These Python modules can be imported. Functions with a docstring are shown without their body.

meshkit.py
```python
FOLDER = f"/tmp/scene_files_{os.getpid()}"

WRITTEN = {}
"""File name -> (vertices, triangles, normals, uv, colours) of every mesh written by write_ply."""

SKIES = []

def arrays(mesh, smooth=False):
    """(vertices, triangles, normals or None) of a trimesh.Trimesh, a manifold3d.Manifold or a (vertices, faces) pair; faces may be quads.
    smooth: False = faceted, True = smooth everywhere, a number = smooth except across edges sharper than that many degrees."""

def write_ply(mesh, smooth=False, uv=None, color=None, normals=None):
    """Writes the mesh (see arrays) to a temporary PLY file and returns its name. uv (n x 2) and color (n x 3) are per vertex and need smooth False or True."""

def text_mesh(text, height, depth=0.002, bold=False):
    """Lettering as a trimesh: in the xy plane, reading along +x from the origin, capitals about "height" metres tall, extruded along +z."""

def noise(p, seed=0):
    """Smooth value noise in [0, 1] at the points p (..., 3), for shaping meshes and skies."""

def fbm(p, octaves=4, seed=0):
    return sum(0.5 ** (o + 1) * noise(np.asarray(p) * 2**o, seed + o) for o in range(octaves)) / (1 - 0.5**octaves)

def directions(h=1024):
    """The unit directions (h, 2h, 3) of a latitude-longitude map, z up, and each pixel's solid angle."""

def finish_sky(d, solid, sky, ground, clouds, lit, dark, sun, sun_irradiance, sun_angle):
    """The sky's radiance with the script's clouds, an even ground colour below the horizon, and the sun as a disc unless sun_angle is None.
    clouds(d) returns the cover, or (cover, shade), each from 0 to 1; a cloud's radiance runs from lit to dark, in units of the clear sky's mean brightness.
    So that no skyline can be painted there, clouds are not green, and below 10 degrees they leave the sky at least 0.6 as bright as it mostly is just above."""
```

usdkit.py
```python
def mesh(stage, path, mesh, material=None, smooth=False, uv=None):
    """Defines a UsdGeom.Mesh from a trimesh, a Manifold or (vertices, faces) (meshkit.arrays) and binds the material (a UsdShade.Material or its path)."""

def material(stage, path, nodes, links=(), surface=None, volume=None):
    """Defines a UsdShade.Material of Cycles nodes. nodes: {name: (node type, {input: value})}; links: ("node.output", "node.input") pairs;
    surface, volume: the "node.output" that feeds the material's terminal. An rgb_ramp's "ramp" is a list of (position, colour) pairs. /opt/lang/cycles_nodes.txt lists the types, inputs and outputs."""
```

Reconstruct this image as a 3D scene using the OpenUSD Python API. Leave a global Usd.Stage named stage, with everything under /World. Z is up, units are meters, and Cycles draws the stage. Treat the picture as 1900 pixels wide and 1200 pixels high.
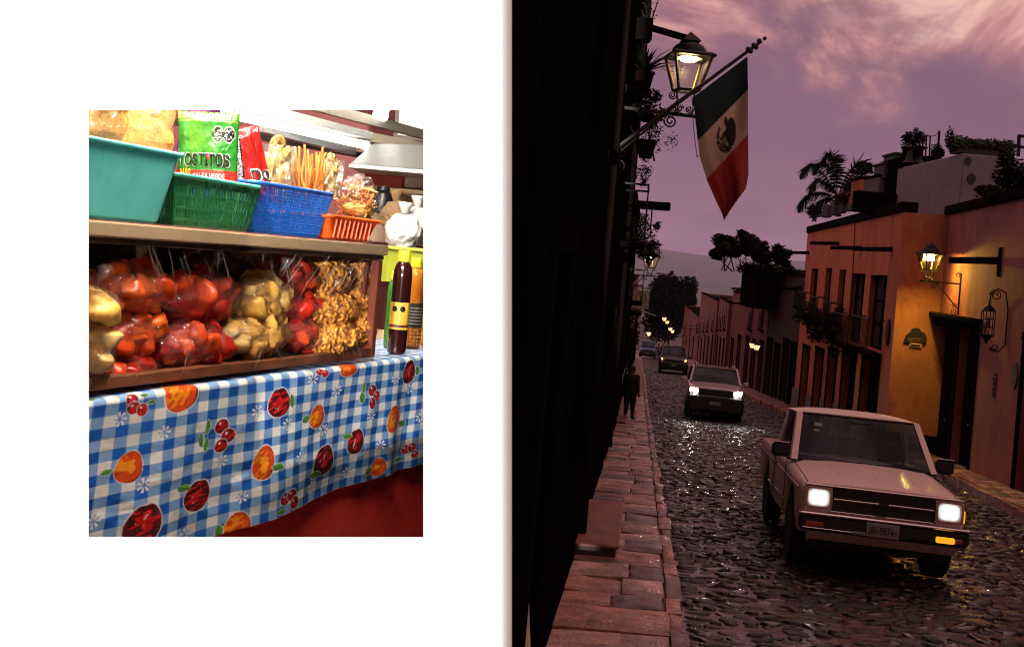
import math, random
import numpy as np, trimesh, shapely
import shapely.geometry as sg
import usdkit, meshkit
from pxr import Usd, UsdGeom, UsdLux, UsdShade, Gf, Sdf, Vt

stage = Usd.Stage.CreateInMemory()
UsdGeom.SetStageUpAxis(stage, UsdGeom.Tokens.z)
UsdGeom.SetStageMetersPerUnit(stage, 1.0)
UsdGeom.Xform.Define(stage, '/World')
UsdGeom.Scope.Define(stage, '/World/Looks')
PI = math.pi

# ---- camera: at the origin, looking along +y, rolled 4.9 degrees, shifted lens
ROLL = math.radians(4.9); CR, SR = math.cos(ROLL), math.sin(ROLL)
F, U0, V0 = 1900.0, 960.6, 476.0
cam = UsdGeom.Camera.Define(stage, '/World/camera')
cam.AddTransformOp().Set(Gf.Matrix4d(CR, 0, SR, 0, -SR, 0, CR, 0, 0, -1, 0, 0, 0, 0, 0, 1))
cam.CreateHorizontalApertureAttr(36.0); cam.CreateVerticalApertureAttr(36.0 * 646 / 1024)
cam.CreateFocalLengthAttr(36.0)
cam.CreateHorizontalApertureOffsetAttr((950 - U0) / F * 36)
cam.CreateVerticalApertureOffsetAttr(-(600 - V0) / F * 36)
cam.CreateClippingRangeAttr(Gf.Vec2f(0.05, 20000))
cam.CreateExposureAttr(0.0)

# ---- sky and sun
SUN_TRAVEL = np.array([0.115, 1.0, -0.065]); SUN_TRAVEL /= np.linalg.norm(SUN_TRAVEL)
to_sun = -SUN_TRAVEL
sun_el = math.asin(to_sun[2]); sun_rot = math.atan2(to_sun[0], to_sun[1])
dome = UsdLux.DomeLight.Define(stage, '/World/sky')
dome.GetPrim().SetCustomDataByKey('kind', 'structure')
dome.CreateIntensityAttr(1.0)
sky_mat = usdkit.material(stage, '/World/Looks/sky', {
    'tc': ('texture_coordinate', {}),
    'sky': ('sky_texture', {'sky_type': 'single_scattering', 'sun_disc': False, 'sun_elevation': sun_el, 'sun_rotation': sun_rot, 'aerosol_density': 1.5}),
    'sep': ('separate_xyz', {}),
    # low soft gradient: mauve at the horizon, dull violet higher, pinker overhead
    'grad': ('rgb_ramp', {'ramp': [(0, (2.85, 1.25, 1.85)), (0.05, (2.75, 1.28, 1.9)), (0.12, (2.45, 1.16, 1.85)), (0.26, (2.35, 1.12, 1.72)), (.42, (6.6, 3.2, 3.7)), (1, (12.0, 6.2, 6.9))]}),
    'map1': ('mapping', {'scale': (1.0, 1.0, 1.7), 'location': (2.75, 2.15, 0.3)}),
    'n1': ('noise_texture', {'scale': 4.2, 'detail': 9, 'roughness': 0.60, 'distortion': 0.5}),
    'el': ('map_range', {'from_min': 0.105, 'from_max': 0.225, 'to_min': -0.22, 'to_max': 0.13, 'clamp': True}),
    'az': ('map_range', {'from_min': 0.10, 'from_max': 0.42, 'to_min': -0.06, 'to_max': 0.05, 'clamp': True}),
    'add': ('math', {'math_type': 'add'}), 'add2': ('math', {'math_type': 'add'}),
    'c1': ('rgb_ramp', {'ramp': [(0, (0, 0, 0)), (0.475, (0, 0, 0)), (0.56, (.45, .45, .45)), (.67, (1, 1, 1)), (1, (1, 1, 1))]}),
    'lit': ('rgb_ramp', {'ramp': [(0, (2.9, 1.25, 1.75)), (0.35, (4.6, 1.8, 2.15)), (.7, (7.8, 3.6, 3.1)), (1, (9.6, 5.8, 4.9))]}),
    'mixc': ('mix_color', {}),
    'map2': ('mapping', {'scale': (1.0, 1.0, 2.6), 'location': (3.1, 1.4, 2.2)}),
    'n2': ('noise_texture', {'scale': 5.0, 'detail': 7, 'roughness': 0.55, 'distortion': 0.5}),
    'c2': ('rgb_ramp', {'ramp': [(0, (0, 0, 0)), (0.50, (0, 0, 0)), (0.62, (0.6, 0.6, 0.6)), (1, (0.7, 0.7, 0.7))]}),
    'mixd': ('mix_color', {'b': (2.0, .95, 1.5)}),
    'fin': ('mix_color', {'fac': 0.94}),
    'bg': ('background_shader', {'strength': 0.1}),
}, [('tc.generated', 'sky.vector'), ('tc.generated', 'sep.vector'), ('sep.z', 'grad.fac'), ('tc.generated', 'map1.vector'), ('map1.vector', 'n1.vector'),
    ('sep.z', 'el.value'), ('sep.x', 'az.value'), ('n1.fac', 'add.value1'), ('el.result', 'add.value2'), ('add.value', 'add2.value1'), ('az.result', 'add2.value2'), ('add2.value', 'c1.fac'), ('c1.color', 'lit.fac'),
    ('grad.color', 'mixc.a'), ('lit.color', 'mixc.b'), ('c1.color', 'mixc.fac'),
    ('tc.generated', 'map2.vector'), ('map2.vector', 'n2.vector'), ('n2.fac', 'c2.fac'), ('mixc.result', 'mixd.a'), ('c2.color', 'mixd.fac'),
    ('sky.color', 'fin.a'), ('mixd.result', 'fin.b'), ('fin.result', 'bg.color')], surface='bg.background')
UsdShade.MaterialBindingAPI.Apply(dome.GetPrim()).Bind(sky_mat)
sun = UsdLux.DistantLight.Define(stage, '/World/sun')
sun.CreateNormalizeAttr(True); sun.CreateIntensityAttr(1.1); sun.CreateAngleAttr(0.4); sun.CreateColorAttr(Gf.Vec3f(1.0, 0.97, 0.93))
zq = to_sun; xq = np.cross([0, 0, 1.0], zq); xq /= np.linalg.norm(xq); yq = np.cross(zq, xq)
sun.AddTransformOp().Set(Gf.Matrix4d(*xq, 0, *yq, 0, *zq, 0, 0, 0, 0, 1))

# ---- pixel helpers: a point of the place from its place in the photograph and its distance
def ray(u, v):
    a, b = u - U0, v - V0
    return np.array([(a * CR + b * SR) / F, 1.0, (a * SR - b * CR) / F])
def P(u, v, y): return ray(u, v) * y
YS = [-60, 0, 35, 65, 115, 200, 420, 800, 9000]; ZS = [-2.21, -2.21, -4.87, -6.6, -10, -17, -34, -55, -70]
def gz(y): return np.interp(y, YS, ZS)
def wl(y): return 0.1275 * np.asarray(y, float) - 0.50            # street face of the left houses
def kl(y): return 1.41 + 0.1245 * (np.asarray(y, float) - 6.96)    # left kerb
KR = ([-10, 8, 16, 20, 26, 36.8, 45.8, 69, 100, 200], [5.6, 6.3, 8.2, 8.95, 9.25, 10.4, 11.0, 13.0, 16.6, 29.5])
WR = ([-10, 8, 26], [4.7, 7.75, 10.76])
def kr(y): return np.interp(y, *KR)                               # right kerb

HAZE = 7e-5

# ---- building helpers
used = {}
def numbered(parent, name):
    k = (parent, name); n = used.get(k, 0); used[k] = n + 1
    return name if n == 0 else f'{name}_{n:03d}'
def tag(prim, label=None, cat=None, group=None, kind=None):
    for k, v in (('label', label), ('category', cat), ('group', group), ('kind', kind)):
        if v: prim.SetCustomDataByKey(k, v)
    return prim
def thing(name, label=None, cat=None, group=None, kind=None, loc=None, rotz=0.0, parent='/World', mat4=None):
    path = parent + '/' + numbered(parent, name)
    x = UsdGeom.Xform.Define(stage, path)
    if mat4 is not None: x.AddTransformOp().Set(mat4)
    elif loc is not None:
        x.AddTranslateOp().Set(Gf.Vec3d(*map(float, loc)))
        if rotz: x.AddRotateZOp().Set(math.degrees(rotz))
    tag(x.GetPrim(), label, cat, group, kind)
    return path
def copy_of(src, name, label, cat, group, loc, rotz=0.0):
    path = '/World/' + numbered('/World', name)
    x = UsdGeom.Xform.Define(stage, path)
    x.GetPrim().GetReferences().AddInternalReference(src)
    x.ClearXformOpOrder()
    for a in list(x.GetPrim().GetAuthoredProperties()): pass
    x.AddTransformOp(opSuffix='place').Set(Gf.Matrix4d(Gf.Rotation(Gf.Vec3d(0, 0, 1), math.degrees(rotz)), Gf.Vec3d(*map(float, loc))))
    tag(x.GetPrim(), label, cat, group); x.GetPrim().SetInstanceable(True)
    return path

class MB:
    """Collects shapes and defines them as one mesh."""
    def __init__(s): s.v, s.f, s.n, s.c = [], [], 0, []
    def add(s, v, f, col=None):
        v = np.asarray(v, float); f = np.asarray(f, int)
        if f.shape[1] == 4: f = np.vstack([f[:, [0, 1, 2]], f[:, [0, 2, 3]]])
        s.v.append(v); s.f.append(f + s.n); s.n += len(v)
        if col is not None: s.c.append(np.broadcast_to(np.asarray(col, float), (len(v), 3)))
        return s
    def tm(s, m, M4=None):
        v = np.asarray(m.vertices, float)
        if M4 is not None: v = v @ np.asarray(M4)[:3, :3].T + np.asarray(M4)[:3, 3]
        return s.add(v, m.faces)
    def box(s, lo, hi, ax=None, org=(0, 0, 0)):
        lo, hi = np.minimum(lo, hi), np.maximum(lo, hi)
        c = np.array([[(lo, hi)[i][0], (lo, hi)[j][1], (lo, hi)[k][2]] for i in (0, 1) for j in (0, 1) for k in (0, 1)], float)
        q = [[0, 1, 3, 2], [4, 6, 7, 5], [0, 4, 5, 1], [2, 3, 7, 6], [0, 2, 6, 4], [1, 5, 7, 3]]
        if ax is not None: c = c @ np.asarray(ax, float) + np.asarray(org, float)
        return s.add(c, q)
    def bbox(s, lo, hi, b=0.01, ax=None, org=(0, 0, 0)):
        """box with chamfered edges"""
        lo, hi = np.minimum(lo, hi).astype(float), np.maximum(lo, hi).astype(float)
        b = min(b, *(0.45 * (hi - lo)))
        pts = []
        for i in (0, 1):
            for j in (0, 1):
                for k in (0, 1):
                    p = np.array([(lo, hi)[i][0], (lo, hi)[j][1], (lo, hi)[k][2]]); d = np.array([1 - 2 * i, 1 - 2 * j, 1 - 2 * k]) * b
                    for a in range(3):
                        w = p + d; w[a] = p[a]; pts.append(w)
        m = trimesh.convex.convex_hull(np.array(pts))
        c = m.vertices
        if ax is not None: c = c @ np.asarray(ax, float) + np.asarray(org, float)
        return s.add(c, m.faces)
    def hull(s, pts):
        m = trimesh.convex.convex_hull(np.asarray(pts, float)); return s.add(m.vertices, m.faces)
    def tube(s, path, r, n=8, cap=True, closed=False):
        p = np.asarray(path, float); m = len(p); r = np.broadcast_to(np.asarray(r, float), (m,))
        t = np.gradient(p, axis=0) if not closed else np.roll(p, -1, 0) - np.roll(p, 1, 0)
        t /= np.linalg.norm(t, axis=1, keepdims=True) + 1e-12
        up = np.array([0, 0, 1.0]) if abs(t[0, 2]) < .9 else np.array([1.0, 0, 0])
        rings = []; a = np.linspace(0, 2 * PI, n, endpoint=False)
        x = np.cross(up, t[0]); x /= np.linalg.norm(x)
        for i in range(m):
            x = x - t[i] * np.dot(x, t[i]); x /= np.linalg.norm(x) + 1e-12; y = np.cross(t[i], x)
            rings.append(p[i] + r[i] * (np.cos(a)[:, None] * x + np.sin(a)[:, None] * y))
        v = np.vstack(rings); f = []
        for i in range(m if closed else m - 1):
            i2 = (i + 1) % m
            for k in range(n):
                k2 = (k + 1) % n; f.append([i * n + k, i * n + k2, i2 * n + k2, i2 * n + k])
        f = np.array(f); f = np.vstack([f[:, [0, 1, 2]], f[:, [0, 2, 3]]])
        if cap and not closed:
            f = np.vstack([f, [[0, k + 1, k] for k in range(1, n - 1)], [[(m - 1) * n, (m - 1) * n + k, (m - 1) * n + k + 1] for k in range(1, n - 1)]])
        return s.add(v, f)
    def bar(s, a, b, w, h=None, up=(0, 0, 1)):
        a, b = np.asarray(a, float), np.asarray(b, float); h = w if h is None else h
        t = b - a; L = np.linalg.norm(t); t /= L
        x = np.cross(np.asarray(up, float), t)
        if np.linalg.norm(x) < 1e-6: x = np.cross([1.0, 0, 0], t)
        x /= np.linalg.norm(x); y = np.cross(t, x)
        return s.box((-w / 2, -h / 2, 0), (w / 2, h / 2, L), np.array([x, y, t]), a)
    def lathe(s, prof, n=24, org=(0, 0, 0), ax=None, cap=True):
        """prof: (r, z) pairs from bottom to top"""
        prof = np.asarray(prof, float); a = np.linspace(0, 2 * PI, n, endpoint=False)
        v = np.vstack([np.stack([r * np.cos(a), r * np.sin(a), np.full(n, z)], 1) for r, z in prof]); f = []
        for i in range(len(prof) - 1):
            for k in range(n):
                k2 = (k + 1) % n; f.append([i * n + k, i * n + k2, (i + 1) * n + k2, (i + 1) * n + k])
        f = np.array(f); f = np.vstack([f[:, [0, 1, 2]], f[:, [0, 2, 3]]])
        if cap:
            m = len(prof) - 1
            f = np.vstack([f, [[0, k + 1, k] for k in range(1, n - 1)], [[m * n, m * n + k, m * n + k + 1] for k in range(1, n - 1)]])
        if ax is not None: v = v @ np.asarray(ax, float)
        return s.add(v + np.asarray(org, float), f)
    def prism(s, poly, y0, y1, ax=None, org=(0, 0, 0)):
        """shapely polygon or points in local (x, z), extruded along local y"""
        if not hasattr(poly, 'exterior'): poly = sg.Polygon(poly)
        m = trimesh.creation.extrude_polygon(poly, abs(y1 - y0), engine='earcut')
        v = m.vertices; v = np.stack([v[:, 0], min(y0, y1) + v[:, 2], v[:, 1]], 1)
        if ax is not None: v = v @ np.asarray(ax, float) + np.asarray(org, float)
        return s.add(v, m.faces[:, ::-1])
    def grid(s, V, flip=False):
        """V: (n, m, 3) points"""
        n, m = V.shape[:2]; i = np.arange(n * m).reshape(n, m)
        q = np.stack([i[:-1, :-1], i[1:, :-1], i[1:, 1:], i[:-1, 1:]], -1).reshape(-1, 4)
        return s.add(V.reshape(-1, 3), q[:, ::-1] if flip else q)
    def ball(s, c, r, sub=1, sc=(1, 1, 1)):
        m = trimesh.creation.icosphere(sub, 1.0); return s.add(m.vertices * np.asarray(sc) * r + np.asarray(c, float), m.faces)
    def raw(s): return np.vstack(s.v), np.vstack(s.f)
    def build(s, name, material, parent='/World', smooth=False, label=None, cat=None, group=None, kind=None, color=None):
        v, f = s.raw()
        path = str(parent) + '/' + numbered(str(parent), name)
        if color is not None: smooth = True if smooth else False
        m = usdkit.mesh(stage, path, (v, f), material, smooth=smooth)
        if color is None and s.c and sum(map(len, s.c)) == len(v): color = np.vstack(s.c)
        if color is not None and smooth in (True, False):
            UsdGeom.PrimvarsAPI(m).CreatePrimvar('print', Sdf.ValueTypeNames.Color3fArray, 'vertex').Set(Vt.Vec3fArray.FromNumpy(np.asarray(color, np.float32)))
        tag(m.GetPrim(), label, cat, group, kind)
        return path

# ---- materials
mats = {}
def M(name, col=(.5, .5, .5), rough=.6, metal=0.0, var=0.0, vscale=3.0, bump=0.0, bscale=40.0, rnd=0.0, coat=0.0, rvar=0.0, emit=None, estr=0.0, trans=0.0, stretch=(1, 1, 1), dirt=None, dscale=1.2, damt=.5, vcol=False, translucent=0.0, spec=None, matte=False, coat_r=.08):
    if name in mats: return mats[name]
    n = {'p': ('principled_bsdf', {'base_color': col, 'roughness': rough, 'metallic': metal})}
    l = []; p = n['p'][1]
    if coat: p['coat_weight'] = coat; p['coat_roughness'] = coat_r
    if spec is not None: p['specular_ior_level'] = spec
    if trans: p['transmission_weight'] = trans
    if emit is not None: p['emission_color'] = emit; p['emission_strength'] = estr
    n['g'] = ('geometry', {}); n['mp'] = ('mapping', {'scale': stretch}); l.append(('g.position', 'mp.vector'))
    src = None
    if vcol: n['at'] = ('attribute', {'attribute': 'print'}); src = 'at.color'
    if var:
        n['nz'] = ('noise_texture', {'scale': vscale, 'detail': 6, 'roughness': .62}); l.append(('mp.vector', 'nz.vector'))
        n['mr'] = ('map_range', {'from_min': .3, 'from_max': .7, 'to_min': 1 - var, 'to_max': 1 + var, 'clamp': True}); l.append(('nz.fac', 'mr.value'))
        n['mx'] = ('mix_color', {'blend_type': 'multiply', 'fac': 1.0, 'a': col}); l.append(('mr.result', 'mx.b'))
        if src: l.append((src, 'mx.a'))
        src = 'mx.result'
    if dirt is not None:
        n['dn'] = ('noise_texture', {'scale': dscale, 'detail': 8, 'roughness': .68, 'distortion': .4}); l.append(('mp.vector', 'dn.vector'))
        n['dr'] = ('map_range', {'from_min': .5, 'from_max': .68, 'to_min': 0, 'to_max': damt, 'clamp': True}); l.append(('dn.fac', 'dr.value'))
        n['dm'] = ('mix_color', {'a': col, 'b': dirt}); l.append(('dr.result', 'dm.fac'))
        if src: l.append((src, 'dm.a'))
        src = 'dm.result'
    if rnd:
        n['oi'] = ('geometry', {}) ; n['rr'] = ('map_range', {'from_min': 0, 'from_max': 1, 'to_min': 1 - rnd, 'to_max': 1 + rnd}); l.append(('oi.random_per_island', 'rr.value'))
        n['rm'] = ('mix_color', {'blend_type': 'multiply', 'fac': 1.0, 'a': col}); l.append(('rr.result', 'rm.b'))
        if src: l.append((src, 'rm.a'))
        src = 'rm.result'
    if src: l.append((src, 'p.base_color'))
    if rvar:
        n['rn'] = ('noise_texture', {'scale': vscale * 1.7, 'detail': 5}); l.append(('mp.vector', 'rn.vector'))
        n['r2'] = ('map_range', {'from_min': .3, 'from_max': .7, 'to_min': max(.03, rough - rvar), 'to_max': min(1, rough + rvar), 'clamp': True}); l += [('rn.fac', 'r2.value'), ('r2.result', 'p.roughness')]
    if bump:
        n['bn'] = ('noise_texture', {'scale': bscale, 'detail': 6, 'roughness': .6}); l.append(('mp.vector', 'bn.vector'))
        n['bp'] = ('bump', {'strength': bump, 'distance': .02}); l += [('bn.fac', 'bp.height'), ('bp.normal', 'p.normal')]
    out = 'p.BSDF'
    if matte:
        n['df'] = ('diffuse_bsdf', {'color': col}); out = 'df.BSDF'
        if src: l.append((src, 'df.color'))
    if translucent:
        n['tr'] = ('translucent_bsdf', {'color': col}); n['ms'] = ('mix_closure', {'fac': translucent}); l += [('p.BSDF', 'ms.closure1'), ('tr.BSDF', 'ms.closure2')]; out = 'ms.closure'
        if src: l.append((src, 'tr.color'))
    mats[name] = usdkit.material(stage, '/World/Looks/' + name, n, l, surface=out)
    return mats[name]
def pane(name, tint=(1, 1, 1), base=.05, k=.6, power=4.0, rough=.02, gl=(1, 1, 1), bump=0.0, bscale=20, stretch=(1, 1, 1), dist=.01, milk=0.0, milkc=(.9, .88, .85)):
    if name in mats: return mats[name]
    n = {'t': ('transparent_bsdf', {'color': tint}), 'g': ('glossy_bsdf', {'color': gl, 'roughness': rough}), 'f': ('layer_weight', {'blend': .5}), 'pw': ('math', {'math_type': 'power', 'value2': power}),
         'a': ('math', {'math_type': 'multiply_add', 'value2': k, 'value3': base, 'use_clamp': True}), 'm': ('mix_closure', {})}
    l = [('f.facing', 'pw.value1'), ('pw.value', 'a.value1'), ('a.value', 'm.fac'), ('g.BSDF', 'm.closure2')]
    if milk:
        n['d'] = ('diffuse_bsdf', {'color': milkc}); n['m2'] = ('mix_closure', {'fac': milk}); l += [('t.BSDF', 'm2.closure1'), ('d.BSDF', 'm2.closure2'), ('m2.closure', 'm.closure1')]
    else: l.append(('t.BSDF', 'm.closure1'))
    if bump:
        n['geo'] = ('geometry', {}); n['mp'] = ('mapping', {'scale': stretch}); n['bn'] = ('noise_texture', {'scale': bscale, 'detail': 4, 'distortion': .6}); n['bp'] = ('bump', {'strength': bump, 'distance': dist})
        l += [('geo.position', 'mp.vector'), ('mp.vector', 'bn.vector'), ('bn.fac', 'bp.height'), ('bp.normal', 'g.normal')]
    mats[name] = usdkit.material(stage, '/World/Looks/' + name, n, l, surface='m.closure')
    return mats[name]
def glow(name, col, strength):
    if name not in mats:
        mats[name] = usdkit.material(stage, '/World/Looks/' + name, {'e': ('emission', {'color': col, 'strength': strength})}, [], surface='e.emission')
    return mats[name]

# =====================================================================================================
# the white page, built as a wall with an opening, and the market room behind it
# =====================================================================================================
rng = np.random.default_rng(7); random.seed(7)
white = M('page_white', (.86, .86, .855), .7)
def wall_pt(u, v, y):                                   # the wall stands square to the view at y = 2
    return ray(u, v) * 2.0 * np.array([1, 0, 1]) + np.array([0, y, 0])
wm = MB()
def wall_block(u0, v0, u1, v1, y0=2.0, y1=2.10):
    c = [wall_pt(u, v, y) for y in (y0, y1) for (u, v) in ((u0, v0), (u1, v0), (u1, v1), (u0, v1))]
    wm.add(c, [[0, 3, 2, 1], [4, 5, 6, 7], [0, 1, 5, 4], [3, 7, 6, 2], [0, 4, 7, 3], [1, 2, 6, 5]])
L_, R_, T_, B_ = 164.5, 785.5, 204.5, 995.5
wo = [(-900, -2600), (924, -2600), (924, 2330), (-900, 2330)]
SPL = 75
def frame_faces(y, flip):
    e = SPL if flip else 0
    o = [wall_pt(u, v, y) for u, v in wo]; i = [wall_pt(u, v, y) for u, v in ((L_ - e, T_ - e), (R_ + e, T_ - e), (R_ + e, B_ + e), (L_ - e, B_ + e))]
    f = [[0, 4, 5, 1], [1, 5, 6, 2], [2, 6, 7, 3], [3, 7, 4, 0]]
    wm.add(o + i, np.array(f)[:, ::-1] if flip else f)
frame_faces(2.0, False); frame_faces(2.10, True)
ii = [(L_, T_), (R_, T_), (R_, B_), (L_, B_)]; jj = [(L_ - SPL, T_ - SPL), (R_ + SPL, T_ - SPL), (R_ + SPL, B_ + SPL), (L_ - SPL, B_ + SPL)]
for k in range(4):
    a, c = ii[k], ii[(k + 1) % 4]; a2, c2 = jj[k], jj[(k + 1) % 4]
    wm.add([wall_pt(*a, 2.0), wall_pt(*c, 2.0), wall_pt(*c2, 2.10), wall_pt(*a2, 2.10)], [[0, 3, 2, 1]])
# right edge rounded so that it shades off like the page gutter
prof = [(924.0, 2.0)]
for k in range(1, 15):
    q = k / 14.0; prof.append((924 + 25.6 * q, 2.0 + 0.045 * q ** 2.3))
prof += [(949.6, 2.10)]
V = np.array([[wall_pt(u, v, 2.0) * [1, 0, 1] + [0, y, 0] for (u, y) in prof] for v in np.linspace(-2600, 2330, 3)])
wm.grid(V, flip=True)
v_, f_ = wm.raw()
page_wall = usdkit.mesh(stage, '/World/page_wall', (v_, f_), white, smooth=30)
tag(page_wall.GetPrim(), 'blank white page around the snack stall, built as a thick wall with a rectangular opening', 'wall')

Ox = np.array([-.964, 2.3, 0]); Dx = np.array([.361, .9326, 0]); Dx /= np.linalg.norm(Dx); Nx = np.array([-Dx[1], Dx[0], 0]); Zx = np.array([0, 0, 1.0])
AX = np.array([Dx, Nx, Zx])
def W(s, t, z): return Ox + s * Dx + t * Nx + np.array([0, 0, z])
def S(u, v, t=0.0):
    r = ray(u, v); y = (t + Ox @ Nx) / (r @ Nx); p = r * y
    return (p - Ox) @ Dx, p[2]

def YT(u, v, t): r = ray(u, v); return (t + Ox @ Nx) / (r @ Nx)

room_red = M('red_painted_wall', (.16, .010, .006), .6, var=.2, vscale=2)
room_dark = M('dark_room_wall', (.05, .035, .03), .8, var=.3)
concrete = M('market_floor', (.48, .42, .37), .8, var=.2)
cream = M('cream_painted_metal', (.40, .34, .26), .45, var=.1)
rm = thing('market_room', 'red and dark walls, beams and ceiling of the market behind the snack stall', 'room')
def rwall(name, pts, z0, z1, m, th=.08):
    b = MB(); (x0, y0), (x1, y1) = pts
    d = np.array([x1 - x0, y1 - y0, 0.]); L = np.linalg.norm(d); d /= L; n = np.array([-d[1], d[0], 0])
    b.box((0, 0, z0), (L, th, z1), np.array([d, n, Zx]), (x0, y0, 0)); return b.build(name, m, rm)
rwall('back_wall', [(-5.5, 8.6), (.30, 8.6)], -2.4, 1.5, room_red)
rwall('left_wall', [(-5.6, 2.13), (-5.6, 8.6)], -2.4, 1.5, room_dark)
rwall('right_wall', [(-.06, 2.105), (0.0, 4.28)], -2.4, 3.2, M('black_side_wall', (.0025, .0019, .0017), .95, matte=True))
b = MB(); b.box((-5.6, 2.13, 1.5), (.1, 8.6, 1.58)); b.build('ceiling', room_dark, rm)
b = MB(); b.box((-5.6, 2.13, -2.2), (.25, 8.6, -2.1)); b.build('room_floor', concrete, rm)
# beams and rails across the ceiling
def beam(a, c, w, h, m, name='beam'):
    b = MB(); b.bar(a, c, w, h); return b.build(name, m, rm)
beam(P(330, 190, 5.2), P(840, 283, 6.9), .05, .055, cream)
beam(P(560, 190, 5.8), P(830, 262, 7.4), .05, .06, cream)
beam(P(300, 222, 5.4), P(690, 292, 7.0), .04, .035, M('dark_rail', (.06, .04, .03), .5), 'rail')
beam(P(480, 236, 5.6), P(652, 280, 6.6), .07, .05, M('grey_rail', (.35, .33, .30), .5), 'rail')

tube_w = glow('added_fluorescent', (1.0, .90, .77), 385.0); tube_dim = glow('fluorescent_far', (.93, .97, 1.0), 5.0)
fix = M('lamp_fixture_white', (.7, .7, .68), .4)
def tube_lamp(a, c, label, r=.028, m=None):
    t = thing('fluorescent_lamp', label, 'lamp')
    a, c = np.asarray(a), np.asarray(c); d = (c - a) / np.linalg.norm(c - a)
    b = MB(); b.tube([a, c], r, 12); b.build('tube', m or tube_w, t, smooth=40)
    b = MB(); b.bar(a + [0, 0, r + .035], c + [0, 0, r + .035], .10, .045); b.build('housing', fix, t)
    for p in (a - d * .02, c + d * .02): b = MB(); b.bbox(p - [.03, .03, .035], p + [.03, .03, .06], .008); b.build('end_cap', fix, t)
tube_lamp(P(428, 212, 4.9), P(678, 270, 6.3), 'long fluorescent tube glowing behind the crisp bags', .024, tube_dim)
tube_lamp(P(712, 166, 6.0), P(706, 216, 6.6), 'short bright tube end hanging from the beam at the top', .05, tube_dim)
tube_lamp(np.array([-1.25, 2.75, 1.36]), np.array([-.55, 4.6, 1.36]), 'added unseen fluorescent tube on the ceiling, lighting the snack cabinet')  # tube added out of view to brighten the cabinet
tube_lamp(np.array([-1.6, 2.22, 1.08]), np.array([-.16, 2.22, 1.08]), 'added unseen fluorescent tube above the stall opening, lighting the stall front')  # second added tube, out of view, for light on the stall front
# bright window pane
t = thing('bright_window', 'white daylit window at the upper right of the stall opening', 'window')
b = MB(); c0 = P(775, 215, 7.9); b.bbox(c0 - [.14, .01, .16], c0 + [.30, .01, .10], .004); b.build('pane', glow('window_white', (1, 1, 1), 1.6), t)
b = MB(); b.box(c0 + [-.17, -.02, -.19], c0 + [.33, .02, -.163]); b.box(c0 + [-.17, -.02, -.163], c0 + [-.143, .02, .13]); b.build('window_frame', cream, t)
# hood
t = thing('extractor_hood', 'pale grey metal hood hanging over the red box', 'hood')
c0 = P(733, 300, 6.4)
b = MB()
lo = np.array([[-.24, -.2, -.05], [.34, -.2, -.05], [.34, .2, -.05], [-.24, .2, -.05]]); hi = np.array([[-.13, -.1, .09], [.34, -.1, .12], [.34, .1, .12], [-.13, .1, .09]])
b.hull(np.vstack([lo, hi]) + c0); b.build('hood_body', M('pale_grey_metal', (.34, .33, .30), .35, metal=.3), t)
b = MB(); b.box(c0 + [-.25, -.21, -.075], c0 + [.35, .21, -.053]); b.build('hood_lip', M('pale_grey_metal'), t)
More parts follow.
